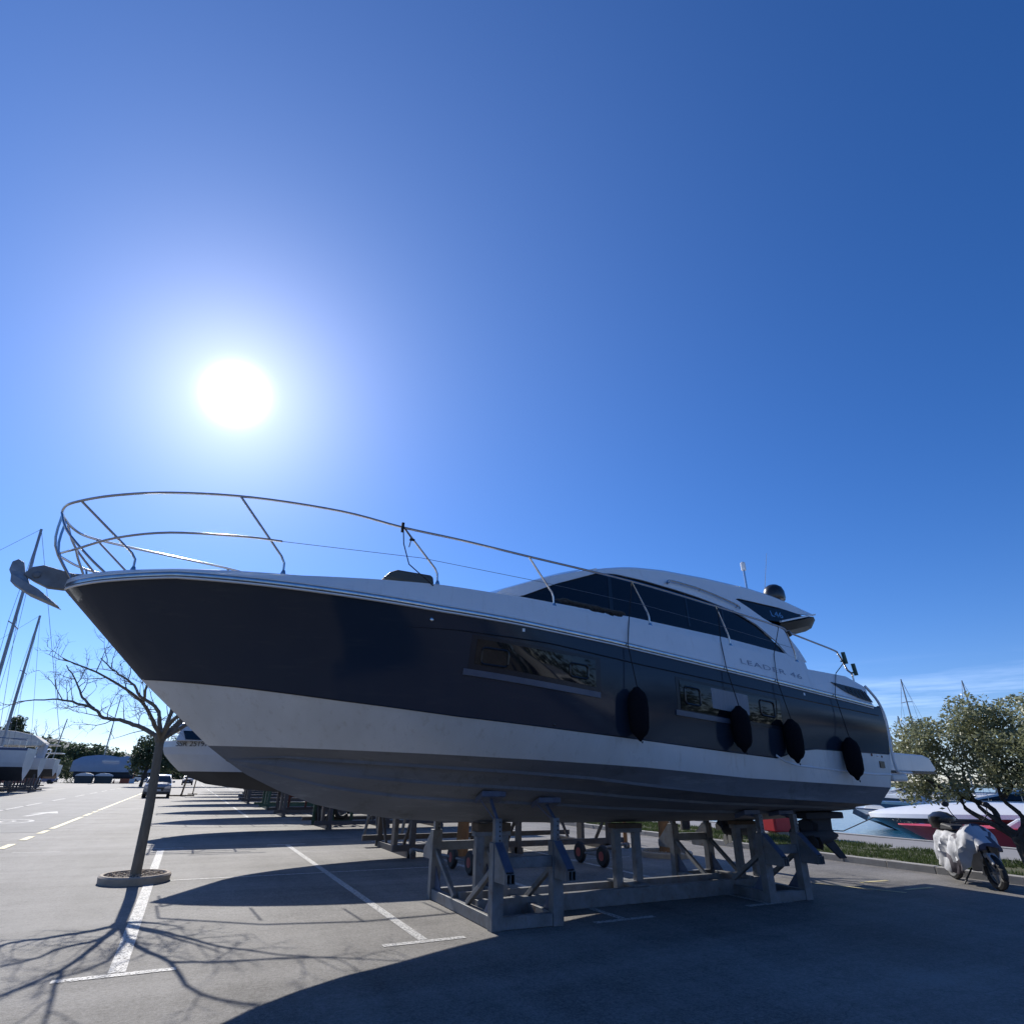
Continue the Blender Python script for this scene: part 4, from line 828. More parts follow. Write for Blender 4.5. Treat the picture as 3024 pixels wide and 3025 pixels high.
def railing(t, x0, x1, y, z, h, n, name='guard_rail'):
    for s in (-1, 1):
        b = MB(); b.tube([(x0, s*y*.25, z+h), (x0+(x1-x0)*.25, s*y*.8, z+h), (x0+(x1-x0)*.5, s*y, z+h), (x1, s*y, z+h)], .02, 6)
        for k in range(n): q = k/(n-1); b.tube([(x0+(x1-x0)*q, s*y*min(1, .25+q*1.6), z), (x0+(x1-x0)*q, s*y*min(1, .25+q*1.6), z+h)], .015, 6)
        b.build(name, 'steel', t)
def rig(t, x, z0, z1, r, spr, B, bow, stern, tilt=.0):
    """mast with spreaders and wires"""
    b = MB(); b.tube([(x, 0, z0), (x+tilt*(z1-z0), 0, z1)], [r, r*.7], 8); m = b.build('mast', 'alu', t)
    tip = Vector((x+tilt*(z1-z0), 0, z1))
    for f, hw in spr:
        z = z0+(z1-z0)*f; b = MB(); b.tube([(x+tilt*(z-z0), -hw, z-.05), (x+tilt*(z-z0), 0, z), (x+tilt*(z-z0), hw, z-.05)], .035, 6); b.build('spreader', 'alu', m)
    b = MB(); wr = .012 if z1 < 30 else .02
    b.tube([tip, (bow, 0, z0)], wr, 4); b.tube([tip, (stern, 0, z0)], wr, 4)
    for s in (-1, 1):
        zz = [z0+(z1-z0)*f for f, _ in spr]; P = [(x, s*B/2, z0)]+[(x+tilt*(z-z0), s*hw, z-.05) for z, (f, hw) in zip(zz, spr)]+[tip]
        b.tube(P, wr, 4); b.tube([(x+.4, s*B/2, z0), (x+tilt*(z1-z0)*.6, 0, z0+(z1-z0)*.6)], wr, 4)
    b.build('rigging', 'wire', m)
M['stand'] = mat('weathered_stand_steel', (.11, .12, .13), .7, .1, (.09, .06, .045), 3, .8)
def stands(label, loc, rz, L, B, zk, m='stand', n=3, group='boat stands under the laid-up boats'):
    t = thing('boat_stand', label, 'boat stand', loc, rz, group)
    for k in range(n):
        x = L*(.2+.6*k/max(1, n-1))
        for s in (-1, 1):
            b = MB(); y = s*B*.36; b.box((x-.06, y-.06, 0), (x+.06, y+.06, zk+.35)); b.bar((x, y, .9), (x, y-s*.7, .08), .06); b.build('post', m, t)
        b = MB(); b.box((x-.06, -B*.4, 0.0), (x+.06, B*.4, .13)); b.box((x-.05, -.12, .13), (x+.05, .12, zk-.01)); b.build('cross_beam', m, t)
    for s in (-1, 1):
        b = MB(); b.box((L*.15, s*B*.36-.05, .14), (L*.85, s*B*.36+.05, .26)); b.build('rail', m, t)
    return t
GB = 'boats laid up in the row behind the yacht'
def motor_boat(loc, rz, label, L, B, zk, zs, zsm, mats, stem=1.1, group=None, arch=False, name='motor_boat', cab=None, rail_=True):
    t = thing(name, label, 'motorboat', loc, rz, group)
    hull_mesh(L, B, zk, zs, zsm, stem).build('hull', mats, t)
    z = zsm; c0 = cab or L*.32
    cabin(t, [(c0, z-.1), (c0+L*.02, z+.25), (c0+L*.14, z+.95), (c0+L*.22, z+1.05), (c0+L*.42, z+1.02), (c0+L*.50, z-.1)], B*.7, [(c0+L*.055, z+.3), (c0+L*.15, z+.84), (c0+L*.40, z+.84), (c0+L*.44, z+.3)])
    if rail_: railing(t, .1, L*.4, B*.42, zs-.05, .55, 5)
    if arch:
        b = MB(); b.tube(smooth_path([(L*.8, -B*.38, z), (L*.84, -B*.36, z+1.2), (L*.85, -B*.3, z+1.75), (L*.85, B*.3, z+1.75), (L*.84, B*.36, z+1.2), (L*.8, B*.38, z)], 4), .07, 8); b.build('arch', 'white', t)
    return t
rowA = [(-.42, 15.4, 11.5, 3.7, 1.05, 3.0, 2.55), (None,), (-1.2, 31.2, 11, 3.6, 1.1, 2.9, 2.5), (-1.3, 38.0, 12, 3.8, 1.1, 3.0, 2.6), (-1.5, 45.6, 11, 3.6, 1.1, 3.0, 2.5), (-1.0, 53.5, 11, 3.6, 1.1, 3.0, 2.5), (-.2, 62, 12, 3.6, 1.1, 3.0, 2.5), (.6, 71, 12, 3.6, 1.1, 3.0, 2.5), (1.2, 80, 12, 3.6, 1.1, 3.0, 2.5)]
LB = ['white motorboat ashore directly behind the navy yacht', '', 'white motorboat third in the row behind the navy yacht', 'white motorboat fourth in the row behind the navy yacht', 'white motorboat fifth in the row, behind the bare tree trunk', 'white motorboat sixth in the row behind the navy yacht', 'white motorboat seventh in the row behind the navy yacht', 'white motorboat eighth in the row behind the navy yacht', 'white motorboat farthest back in the row behind the navy yacht']
for k, (r, lb) in enumerate(zip(rowA, LB)):
    if len(r) == 1: continue
    x, y, L, B, zk, zs, zm = r
    motor_boat((x, y, 0), 0, lb, L, B, zk, zs, zm, ['hull1', 'bluebt' if k % 3 == 0 else 'hull1', 'dkhull'], group=GB)
    stands('%s stand under the %s' % ('green steel' if k == 3 else 'grey steel', lb.replace('motorboat', 'motorboat')[:60].split(' behind')[0].split(',')[0]) + (' nearest behind the cradle' if k == 0 else ''), (x+(3.4 if k == 0 else 3.6), y, 0), 0, L*.78, B, zk, 'dgreen' if k == 3 else 'stand', 3)
# the white boat with a registration number
t = thing('registered_boat', 'white boat with a dark window band and dark registration number, seen under the yacht\'s bow', 'motorboat', (-.92, 23.6, 0), group=GB)
b = MB()
R_ = []
for f in (1, .8, .55, .3, 0, -.5, -1):
    r = []
    for i in range(31):
        u = i/30; s0 = {1: 0, .8: -.02, .55: .08, .3: .3, 0: .62, -.5: 1.0, -1: 1.5}[f]; x = s0+(11-s0)*u; w_ = (1-(1-min(u/.38, 1))**2.4)**.62
        z = 1.72+(2.62-1.72)*f if f >= 0 else 1.72+(1.72-1.05)*f+.3*(1-u)**5*-f; y = 1.9*w_*(.86+.14*max(f, 0)) if f >= 0 else 1.9*w_*.86*(1+f); r.append((x, y, z))
    R_.append(r)
for s in (-1, 1):
    for a, c, m in zip(R_, R_[1:], (0, 0, 0, 0, 1, 1)): b.grid([[Vector((p[0], s*p[1], p[2])) for p in q] for q in (a, c)], m, flip=s > 0)
    b.grid([[Vector((p[0], s*p[1], p[2])) for p in R_[0]], [Vector((p[0], 0, p[2]+.03)) for p in R_[0]]], 0, flip=s < 0)
b.build('hull', ['hull1', 'dkhull'], t)
cabin(t, [(.35, 2.6), (.42, 2.9), (.2, 2.98), (.25, 3.12), (2.5, 3.22), (6, 3.15), (6.5, 2.6)], 2.9, [(.62, 2.64), (.5, 2.9), (3.2, 2.92), (3.7, 2.64)], 'hull1', .92)
b = MB()
for y in (-1.2, 1.2):
    b.tube([(.5, y, 3.1), (-.0, y*.8, 3.75), (2.2, y, 3.75)], .025, 6); b.tube([(1.4, y, 3.1), (.9, y, 3.9), (2.5, y, 3.9)], .02, 6); b.tube([(.2, y*.9, 3.5), (2.4, y, 3.45)], .02, 6)
for x in (.1, 1.0, 1.9): b.tube([(x, -1.2, 3.74), (x, 1.2, 3.74)], .02, 6)
b.build('rail_frame', 'steel', t)
tx = text_mesh('SSR 25197', 'registration_number', 'ink', t, (.33, -1.35, 2.40), (math.radians(90), 0, math.radians(-25)), .22, 1.0, .004)
for v in tx.data.vertices: pass
tx.rotation_euler = (math.radians(90), 0, 0); tx.location = (0, 0, 0)
for v in tx.data.vertices:
    X_ = .36+v.co.x; Z_ = 2.46+v.co.y-.0*X_; f = (Z_-1.72)/.9
    y_ = None
    def hy(x, f):
        s0 = .0 if f > .9 else (.02 if f > .6 else .1); u = max(0, (x-s0)/(11-s0)); return 1.9*((1-(1-min(u/.38, 1))**2.4)**.62)*(.86+.14*f)
    v.co = Vector((X_, Z_, hy(X_, f)+.05+v.co.z))
stands('grey steel stand under the registered white boat', (2.6, 23.6, 0), 0, 10, 3.6, 1.08, 'stand', 4)
# row of boats across the road at left (bows away from the road)
GL = 'boats laid up across the road at left'
def left_boat(x, y, L, B, zk, zs, zm, mats, label, **k):
    t = thing(k.get('name', 'laid_up_boat'), label, k.get('cat', 'boat'), (x-L, y, 0), 0, GL); hull_mesh(L, B, zk, zs, zm, 1.2).build('hull', mats, t); return t
t = left_boat(-12.3, 66, 14, 4.2, 1.0, 4.9, 3.5, ['hull1', 'bluebt', 'dkhull'], 'big white sailing yacht with blue sheer stripe on stands, leftmost across the road', name='sailing_yacht', cat='sailing yacht')
cabin(t, [(4, 3.9), (4.6, 4.3), (9.5, 4.3), (10.4, 3.6)], 2.6, [(5, 4.0), (5, 4.2), (9.3, 4.15), (9.6, 3.95)])
rig(t, 11.8, 3.6, 14.8, .13, ((.18, 1.0), (.55, 1.25)), 3.8, 1.2, 13.8, -.06); railing(t, 9, 13.8, 1.9, 3.5, .7, 5)
b = MB(); b.tube([(1, -1.9, 4.9), (7, -2.0, 4.6), (13.8, -1.8, 4.1)], .03, 5); b.build('cabin_rail', 'steel', t)
t = left_boat(-11.4, 45, 13, 4.0, 1.3, 3.9, 3.3, ['hull1', 'hull1', 'dkhull'], 'tall-masted sailing yacht standing just outside the left edge, only its mast and wires in view', name='sailing_yacht', cat='sailing yacht')
t.location = (-26.3, 45, 0); rig(t, 15.3, 3.6, 16.2, .11, ((.18, 1.0), (.5, 1.15)), 3.6, 3, 19, -.075)
t = left_boat(-12.5, 73, 9, 3.2, 1.2, 3.6, 2.9, ['hull1', 'hull1', 'dkhull'], 'motorboat under a cream canvas awning beside the big sailing yacht', name='motor_boat', cat='motorboat')
b = MB(); pr = [(2.5, 3.9), (3.6, 5.3), (6.4, 5.15), (7.9, 4.85), (8.9, 4.2), (8.7, 3.9)]
b.prism(pr, lambda a, c, d: Vector((a, d*(1-.25*(c-3.9)/1.4), c)), -1.5, 1.5); b.build('awning', 'canvas', t, bevel=.12)
b = MB(); b.box((8.35, -.5, 2.6), (8.95, .5, 4.15)); b.box((8.5, -.3, 1.6), (8.8, .3, 2.6)); b.build('outboard_engine', 'cover', t, bevel=.12)
t = motor_boat((-24.3, 82, 0), 0, 'white motor cruiser with a hoop-shaped arch across the road', 11.5, 3.6, 1.3, 3.4, 3.0, ['hull1', 'hull1', 'dkhull'], arch=True, group=GL)
b = MB(); b.box((9.5, -1.4, 4.3), (11.2, 1.4, 4.42)); b.build('bimini', 'canvas', t, bevel=.04)
t = motor_boat((-26.3, 98, 0), 0, 'white motorboat with twin flat tops, farthest in the row across the road', 11.5, 3.4, 1.0, 3.0, 2.6, ['hull1', 'hull1', 'maroon'], arch=True, group=GL)
b = MB(); b.box((9.0, -1.2, 3.9), (11.4, 1.2, 4.0)); b.build('hard_top', 'hull1', t, bevel=.03)
for k, (x, y, lb) in enumerate(((-22, 66, 'grey steel stand under the big sailing yacht at far left'), (-20.6, 73, 'grey steel stand under the canvas-covered boat across the road'), (-22.6, 82, 'grey steel stand under the motor cruiser with the hoop arch'), (-24.6, 98, 'grey steel stand under the farthest boat across the road'))):
    stands(lb, (x, y, 0), 0, 10, 3.6, 1.2, 'stand', 5)
# shrink-wrapped boats at the end of the road
def wrapped(loc, prof, wd, label, mast=None):
    t = thing('covered_boat', label, 'covered boat', loc, group='shrink-wrapped boats at the end of the road'); n = len(prof); b = MB()
    top = [Vector((x, 0, z)) for x, z in prof]; L0, L1 = prof[0][0], prof[-1][0]
    rr = []
    for f, w_ in ((1, .03), (.8, .45), (.55, .8), (.3, .98), (0, 1)):
        for_s = []
        for x, z in prof:
            u = (x-L0)/(L1-L0); e = min(1, (4*u*(1-u))**.5+.25); zb = 2.0; for_s.append(Vector((x, -wd/2*w_*e, zb+(z-zb)*f+.05*noise.noise(Vector((x*.8, f*5, 0))))))
        rr.append(for_s)
    b.grid(rr); b.grid([[Vector((p.x, -p.y, p.z)) for p in r] for r in rr], flip=True)
    b.grid([[rr[k][0] for k in range(5)], [Vector((rr[k][0].x, -rr[k][0].y, rr[k][0].z)) for k in range(5)]]); b.grid([[rr[k][-1] for k in range(5)], [Vector((rr[k][-1].x, -rr[k][-1].y, rr[k][-1].z)) for k in range(5)]])
    b.build('wrap', 'shrink', t)
    b = MB(); b.box((L0+.8, -wd*.38, .9), (L1-.5, wd*.38, 2.05)); b.build('hull', 'dkhull', t, bevel=.3)
    if mast: rig(t, mast[0], mast[1], mast[2], .12, ((.45, .01),), 1.5, L0-3, L1, mast[3])
    return t
pr = smooth_path([(-20.6, 0, 3.9), (-19.8, 0, 4.4), (-18.7, 0, 4.8), (-15.7, 0, 5.1), (-12.9, 0, 4.8), (-11.3, 0, 4.95), (-9.6, 0, 3.5), (-9.0, 0, 3.2)], 3)
t = wrapped((0, 148, 0), [(p.x, p.z) for p in pr], 4, 'long blue shrink-wrapped sailing boat with a mast at the end of the road', (-15.75, 4.9, 16.7, -.005))
b = MB(); b.box((-15.6, -2.02, 3.85), (-12.7, -1.9, 4.05)); b.build('white_strap', 'hull1', t)
wrapped((0, 152, 0), [(-9.4, 3.3), (-8.8, 3.6), (-7.9, 3.2), (-6.9, 2.5)], 3, 'smaller blue-wrapped boat right of the long covered one')
stands('dark stand under the long blue-wrapped boat', (-19.5, 148, 0), 0, 10, 3.6, 1.0, 'dkhull', 4)
t = thing('distant_mast', 'thin bare mast standing far behind the boats at left', 'mast', (-24.6, 152, 0)); b = MB(); b.tube([(-.2, 0, 0), (.25, 0, 11.8)], .1, 6); b.build('mast_pole', 'alu', t); b = MB(); b.tube([(-.7, 0, 8), (.9, 0, 8)], .04, 5); b.build('spreader', 'alu', t)
# waste containers, barrier, cones
def bin_(loc, label):
    t = thing('waste_container', label, 'waste container', loc, group='domed waste containers')
    b = MB(); b.prism([(-1.35, 0.05), (1.35, .05), (1.42, 1.25), (-1.42, 1.25)], lambda a, c, d: Vector((a, d, c)), -.8, .8); b.build('container_body', 'bin', t, bevel=.06)
    b = MB(); b.prism([(-1.48, 1.25), (1.48, 1.25), (1.3, 1.5), (.7, 1.72), (0, 1.8), (-.7, 1.72), (-1.3, 1.5)], lambda a, c, d: Vector((a, d, c)), -.86, .86); b.build('lid', 'hull1', t, bevel=.05)
    for x in (-1.0, 1.0):
        b = MB(); b.lathe([(.09, -.05), (.1, 0), (.09, .05)], (x, -.7, .1), 10, axis='Y'); b.build('wheel', 'blk', t)
bin_((-17.2, 142, 0), 'left of the two dark waste containers with domed white lids'); bin_((-14.2, 143, 0), 'right of the two dark waste containers with domed white lids')
t = thing('road_barrier', 'orange and white plastic road barrier beside the waste containers', 'barrier', (-10.4, 146, 0))
b = MB(); b.prism([(-.25, 0), (.25, 0), (.1, .35), (.08, .85), (-.08, .85), (-.1, .35)], lambda a, c, d: Vector((d, a, c)), -1.3, .3); b.build('barrier_base', 'orange', t); b = MB(); b.prism([(-.25, 0), (.25, 0), (.1, .35), (.08, .85), (-.08, .85), (-.1, .35)], lambda a, c, d: Vector((d, a, c)), .32, 1.2); b.build('barrier_panel', 'hull1', t)
b = MB(); b.tube([(.8, 0, .8), (.8, 0, 2.6)], .05); b.box((.55, -.03, 2.0), (1.05, .03, 2.6)); b.build('marker_post', 'orange', t)
t = thing('traffic_cone', 'small orange traffic cone left of the road barrier', 'cone', (-12.6, 145, 0)); b = MB(); b.box((-.22, -.22, 0), (.22, .22, .04)); b.build('cone_base', 'blk', t); b = MB(); b.lathe([(.17, .04), (.03, .75)], n=14); b.build('cone_body', 'orange', t)
# ------------------------------------------------------------------ cars (front towards -Y)
def wheel_mesh(t, c, r, w_, axis='X'):
    b = MB(); b.lathe([(r*.62, -w_/2), (r*.95, -w_/2), (r, -w_*.3), (r, w_*.3), (r*.95, w_/2), (r*.62, w_/2)], c, 24, axis=axis); wh = b.build('wheel', 'blk', t)
    b = MB(); b.lathe([(.02, -w_*.42), (r*.2, -w_*.45), (r*.6, -w_*.4), (r*.63, w_*.4), (r*.2, w_*.45), (.02, w_*.42)], c, 16, axis=axis); b.build('rim', 'galv', wh)
def car(loc, rz, label, paint, L=4.5, W=1.86, H=1.62, group=None, suv=True):
    t = thing('parked_car', label, 'car', loc, rz, group); w2 = W/2
    side_ = [(-L/2+.02, .45), (-L/2+.02, .78), (-L/2+.18, .98), (-L*.24, 1.10), (L*.36, 1.14), (L/2-.06, 1.05), (L/2, .8), (L/2, .42), (L*.42, .30), (-L*.42, .28)]
    b = MB(); NW = 7; rows = []
    for j in range(NW):
        u = -1+2*j/(NW-1); ins = abs(u)**6*.10; r = []
        for y, z in side_:
            bulge = 1-.06*abs(z-.7)/.4; r.append(Vector((u*w2*bulge, y*(1-.035*abs(u)**3)*1, z-(.06*abs(u)**4 if z > .9 else 0))))
        rows.append(r+[r[0]])
    b.grid(rows, smooth=False); n = len(side_)
    for r in (rows[0], rows[-1]): b.add(r[:-1], [tuple(range(n))])
    body = b.build('body', paint, t, bevel=.05)
    gh = [(-L*.25, 1.08), (-L*.10, H-.12), (-L*.04, H-.03), (L*.28, H), (L*.40, H-.12), (L*.46, 1.1)]
    b = MB(); vs = []
    for s in (-1, 1):
        for y, z in gh: vs.append(Vector((s*(w2-.07-.20*(z-1.08)/(H-1.08)), y, z)))
    m = len(gh); b.add(vs, [tuple(range(m)), tuple(range(m, 2*m))[::-1]]+[(i, i+1, m+i+1, m+i) for i in range(m-1)]); b.build('windows', 'glass', t)
    b = MB(); ws = []
    rf = [(-L*.06, H-.055), (-L*.02, H-.01), (L*.28, H+.02), (L*.39, H-.08)]
    vs = [Vector((s*(w2-.20), y, z)) for s in (-1, -.5, .5, 1) for y, z in rf]
    for i, v in enumerate(vs): v.z += 0 if abs(v.x) > w2*.7 else .025
    b.add(vs, [(k*4+i, k*4+i+1, (k+1)*4+i+1, (k+1)*4+i) for k in range(3) for i in range(3)], smooth=True); vs2 = [v-Vector((0, 0, .05)) for v in vs]; b.add(vs2, [(k*4+i, k*4+i+1, (k+1)*4+i+1, (k+1)*4+i) for k in range(3) for i in range(3)]); b.build('roof', paint, t)
    for s in (-1, 1):
        b = MB(); b.tube([(s*(w2-.08), -L*.25, 1.09), (s*(w2-.235), -L*.07, H-.07), (s*(w2-.25), L*.28, H-.01), (s*(w2-.1), L*.45, 1.12)], .03, 6); b.build('pillar', paint, t)
        b = MB(); b.box((s*w2*.98, -L*.2, 1.05), (s*(w2+.17), -L*.17, 1.2)); b.build('mirror', paint, t, bevel=.03)
        b = MB(); b.prism([(s*(w2*.93), .66), (s*(w2*.5), .68), (s*(w2*.55), .80), (s*(w2*.92), .90)], lambda a, c, d: Vector((a, -L/2+d+.03, c)), -.045, .08); b.build('headlight', 'lamp', t)
        for y in (-L*.31, L*.31): wheel_mesh(t, (s*(w2-.11), y, .34), .34, .23)
    b = MB(); b.prism([(-w2*.45, .5), (w2*.45, .5), (w2*.48, .74), (-w2*.48, .74)], lambda a, c, d: Vector((a, -L/2+d, c)), -.02, .04); b.build('grille', 'plast', t)
    b = MB(); b.box((-.26, -L/2-.03, .50), (.26, -L/2-.018, .61)); b.build('number_plate', 'hull1', t)
    b = MB(); b.box((-w2*.8, -L/2-.01, .26), (w2*.8, -L/2+.2, .44)); b.build('bumper', 'plast', t, bevel=.03)
    return t
car((-1.9, 57.6, 0), .02, 'silver-grey SUV parked facing the camera beside the yellow line', 'carpaint')
car((.2, 131, 0), 0, 'small dark car far behind the stand, its white roof catching the sun', 'cardark', 4.2, 1.8, 1.5, 'distant parked cars'); car((6.2, 133, 0), 0, 'dark car half hidden under the row of boats', 'cardark', 4.3, 1.8, 1.5, 'distant parked cars')
car((-9.6, 178, 0), 1.3, 'white car far down the road left of the SUV', 'carwhite', 4.2, 1.8, 1.45, 'distant parked cars')
car((-21.0, 112, 0), 1.5, 'dark red car parked below the far boats at left', 'carred', 4.4, 1.8, 1.4, 'distant parked cars'); car((-22.0, 132, 0), 1.5, 'blue car parked left of the waste containers', 'carblue', 4.4, 1.8, 1.7, 'distant parked cars')
t = thing('marker_stand', 'thin weathered post on a crossed foot, standing right of the SUV', 'post', (-.15, 60.5, 0)); b = MB(); b.tube([(0, 0, 0), (.2, 0, 1.95)], .07, 8); b.build('post', 'ywood', t); b = MB(); b.box((-.9, -.08, 0), (1.0, .08, .1)); b.box((-.08, -.5, .1), (.08, .5, .18)); b.build('foot', 'ywood', t)
t = thing('marker_stand', 'second thin post on a foot, a little farther back', 'post', (.75, 66, 0)); b = MB(); b.tube([(0, 0, 0), (.05, 0, 1.4)], .05, 8); b.build('post', 'ywood', t); b = MB(); b.box((-.4, -.06, 0), (.4, .06, .08)); b.build('foot', 'ywood', t)
# ------------------------------------------------------------------ dollies and clutter behind the cradle
def dolly(x, y0, y1, yend, xend_, label):
    t = thing('wheeled_dolly', label, 'dolly', (x, y0, 0), group='red-hubbed wheeled dollies')
    for y in (0, y1-y0):
        c = (0, y, .2); b = MB(); b.lathe([(.10, -.045), (.17, -.05), (.2, -.02), (.2, .02), (.17, .05), (.10, .045)], c, 28, axis='X'); wh = b.build('wheel', 'blk', t)
        b = MB(); b.lathe([(.115, -.04), (.12, -.045), (.122, .045), (.115, .04)], c, 24, axis='X'); b.build('rim', 'cream', wh)
        b = MB(); b.lathe([(.02, -.05), (.085, -.051), (.085, .051), (.02, .05)], c, 18, axis='X'); b.build('hub', 'redhub', wh)
    b = MB(); b.tube([(0, -.0, .2), (0, y1-y0, .2)], .022); b.tube([(0, y1-y0, .2), (xend_-x, yend-y0, .26)], .03); b.lathe([(.06, -.05), (.06, .05)], (xend_-x, yend-y0, .22), 12, axis='X'); b.build('axle', 'galv', t)
M['redhub'] = mat('red_wheel_hub', (.42, .09, .07), .6, 0, (.3, .06, .05), 9)
dolly(5.0, 11.3, 12.2, 13.2, 4.5, 'wheeled dolly with two red-hubbed wheels behind the front frame of the cradle')
dolly(7.95, 11.25, 12.1, 12.6, 9.6, 'wheeled dolly with two red-hubbed wheels behind the middle of the cradle')
t = thing('boat_trestle', 'blue-grey steel trestle with a red wheel standing under the boat behind', 'trestle', (5.55, 18.4, 0))
for s in (-1, 1):
    for q in (-1, 1):
        b = MB(); b.bar((s*.55+q*.22, 0, 0), (s*.55+q*.05, 0, 1.0), .07, .07); b.build('leg', 'galv', t)
b = MB(); b.box((-.8, -.06, 1.0), (.8, .06, 1.1)); b.build('top_beam', 'galv', t); b = MB(); b.lathe([(.08, -.04), (.19, -.05), (.19, .05), (.08, .04)], (-.15, -.15, .75), 20, axis='Y'); w_ = b.build('wheel', 'rust', t); b = MB(); b.lathe([(.02, -.045), (.085, -.05), (.085, .05), (.02, .045)], (-.15, -.15, .75), 14, axis='Y'); b.build('hub', 'cream', w_)
t = thing('tyre_rack', 'green steel rack hung with two old tyres, seen under the yacht\'s forefoot', 'rack', (5.2, 24.8, 0))
for x in (-.7, 0, .7):
    b = MB(); b.box((x-.05, -.05, 0), (x+.05, .05, 1.0)); b.build('rack_post', 'dgreen', t)
for z in (.1, .95): b = MB(); b.box((-.75, -.04, z-.04), (.75, .04, z+.04)); b.build('rack_beam', 'dgreen', t)
for x in (-.35, .3):
    b = MB(); P = [(x+.24*math.cos(a), -.14, .5+.27*math.sin(a)) for a in [k*math.pi/9 for k in range(19)]]; b.tube(P, .075, 8, cap=False); b.build('tyre', 'blk', t)
t = thing('rusty_trolley', 'dark red rusty trolley frame among the stands, left of the tyre rack', 'trolley', (4.6, 32.6, 0))
for x in (0, .8, 1.6): b = MB(); b.box((x, -.05, 0), (x+.09, .05, 1.15)); b.build('upright', 'rust', t)
for z in (.2, .7, 1.1): b = MB(); b.box((0, -.04, z), (1.7, .04, z+.07)); b.build('bar', 'rust', t)
t = thing('bollard', 'short rusty brown bollard seen through the cradle beyond the bays', 'bollard', (11.55, 15.2, 0)); b = MB(); b.lathe([(.06, 0), (.06, .5), (.045, .55)], n=14); b.build('bollard_post', 'obark', t); b = MB(); b.lathe([(.1, 0), (.1, .02)], n=14); b.build('base_plate', 'rust', t)
t = thing('hose_cabinet', 'red upright cabinet on the quay seen between the cradle\'s aft posts', 'cabinet', (17.6, 14.9, .07), -.1)
b = MB(); b.box((-.42, -.25, .12), (.42, .25, 1.35)); b.build('cabinet_box', 'red', t, bevel=.03); b = MB(); b.box((-.45, -.3, 1.35), (.45, .3, 1.42)); b.build('cabinet_lid', 'red', t); b = MB(); b.box((-.3, -.2, 0), (.3, .2, .12)); b.build('plinth', 'conc', t)
b = MB(); b.box((-.36, -.262, .2), (.36, -.251, 1.3)); b.box((.25, -.28, .7), (.29, -.262, .85)); b.build('door', 'red', t)
t = thing('notice_board', 'low white board with a blue panel on the grass strip', 'notice board', (15.3, 14.35, .1), -.35)
b = MB(); b.box((-.28, -.02, .12), (.28, .02, .66)); b.build('board', 'hull1', t); b = MB(); b.box((-.2, -.026, .27), (.2, -.021, .64)); b.build('blue_panel', 'blue', t); b = MB(); b.box((-.25, -.015, -.05), (-.21, .015, .12)); b.build('leg', 'galv', t); b = MB(); b.box((.21, -.015, -.05), (.25, .015, .12)); b.build('leg', 'galv', t)
# ------------------------------------------------------------------ covered scooter
sc = thing('motor_scooter', 'parked motor scooter draped in a torn grey and dark cover, front wheel towards the camera', 'scooter', (13.0, 6.88, 0), math.radians(-34))
def tor(c, r, rt, m, name, par, n=26):
    b = MB(); P = [Vector(c)+Vector((0, r*math.cos(a), r*math.sin(a))) for a in [k*2*math.pi/n for k in range(n+1)]]; b.tube(P, rt, 8, cap=False); return b.build(name, m, par)
for y, nm in ((-.62, 0), (.66, 1)):
    wh = tor((0, y, .27), .215, .055, 'blk', 'wheel', sc); tor((0, y, .27), .17, .016, 'galv', 'rim', wh)
    for k in range(3):
        a = k*2*math.pi/3+.5; b = MB(); b.bar((0, y, .27), (0, y+.175*math.cos(a), .27+.175*math.sin(a)), .035, .035); b.build('spoke', 'galv', wh)
    b = MB(); b.lathe([(.035, -.05), (.04, 0), (.035, .05)], (0, y, .27), 12, axis='X'); b.build('hub', 'galv', wh)
b = MB(); b.tube([(-.06, -.6, .27), (-.06, -.48, .6), (-.02, -.38, .95)], .022); b.tube([(.06, -.6, .27), (.06, -.48, .6), (.02, -.38, .95)], .022); b.build('fork', 'blk', sc)
b = MB(); ns, nr = 26, 28                                           # cover cloth draped over the body
rows = []
for i in range(ns+1):
    u = i/ns; y = -.74+1.62*u
    top = lerp([(0, .66), (.12, .82), (.22, 1.00), (.32, .97), (.45, .80), (.62, .84), (.8, .86), (.93, .78), (1, .62)], u); bot = lerp([(0, .60), (.14, .56), (.27, .24), (.5, .14), (.75, .20), (.9, .30), (1, .42)], u); hw = lerp([(0, .13), (.15, .26), (.3, .30), (.5, .24), (.75, .27), (1, .14)], u); r = []
    for k in range(nr+1):
        a = -math.pi*.5+math.pi*k/nr; f = math.cos(a); sx_ = math.sin(a)
        x = hw*(abs(sx_)**.7)*(1 if sx_ > 0 else -1); z = bot+(top-bot)*max(f, 0)**.55
        w_ = noise.noise(Vector((x*5, y*6, z*5)))*.045+noise.noise(Vector((x*13, y*13, z*4)))*.03; fold = .045*math.sin(y*24+z*7+3*noise.noise(Vector((y*3, z*3, 0))))*(1-f*.6)
        r.append(Vector((x*(1+w_*2)+fold*(1 if x > 0 else -1), y+w_*.6, z+w_*.5)))
    rows.append(r)
b.grid(rows, 0)
for i, f in enumerate(b.f):
    c = b.v[f[0]]
    if noise.noise(c*2.6+Vector((3, 1, 0))) > .2 and c.x < .12: b.m[i] = 1
cv = b.build('cover', ['cover', 'coverd'], sc); so_ = cv.modifiers.new('solid', 'SOLIDIFY'); so_.thickness = .008
b = MB(); b.lathe([(.05, -.02), (.19, .0), (.235, .1), (.22, .2), (.12, .27), (.02, .29)], (0, .62, .86), 22, sc=(1, 1)); b.build('top_case', 'plast', sc)
b = MB(); b.prism([(.05, .86), (.5, .84), (.62, .92), (.4, .96), (.1, .93)], lambda a, c, d: Vector((d, a, c)), -.15, .15); b.build('seat', 'blk', sc, bevel=.03)
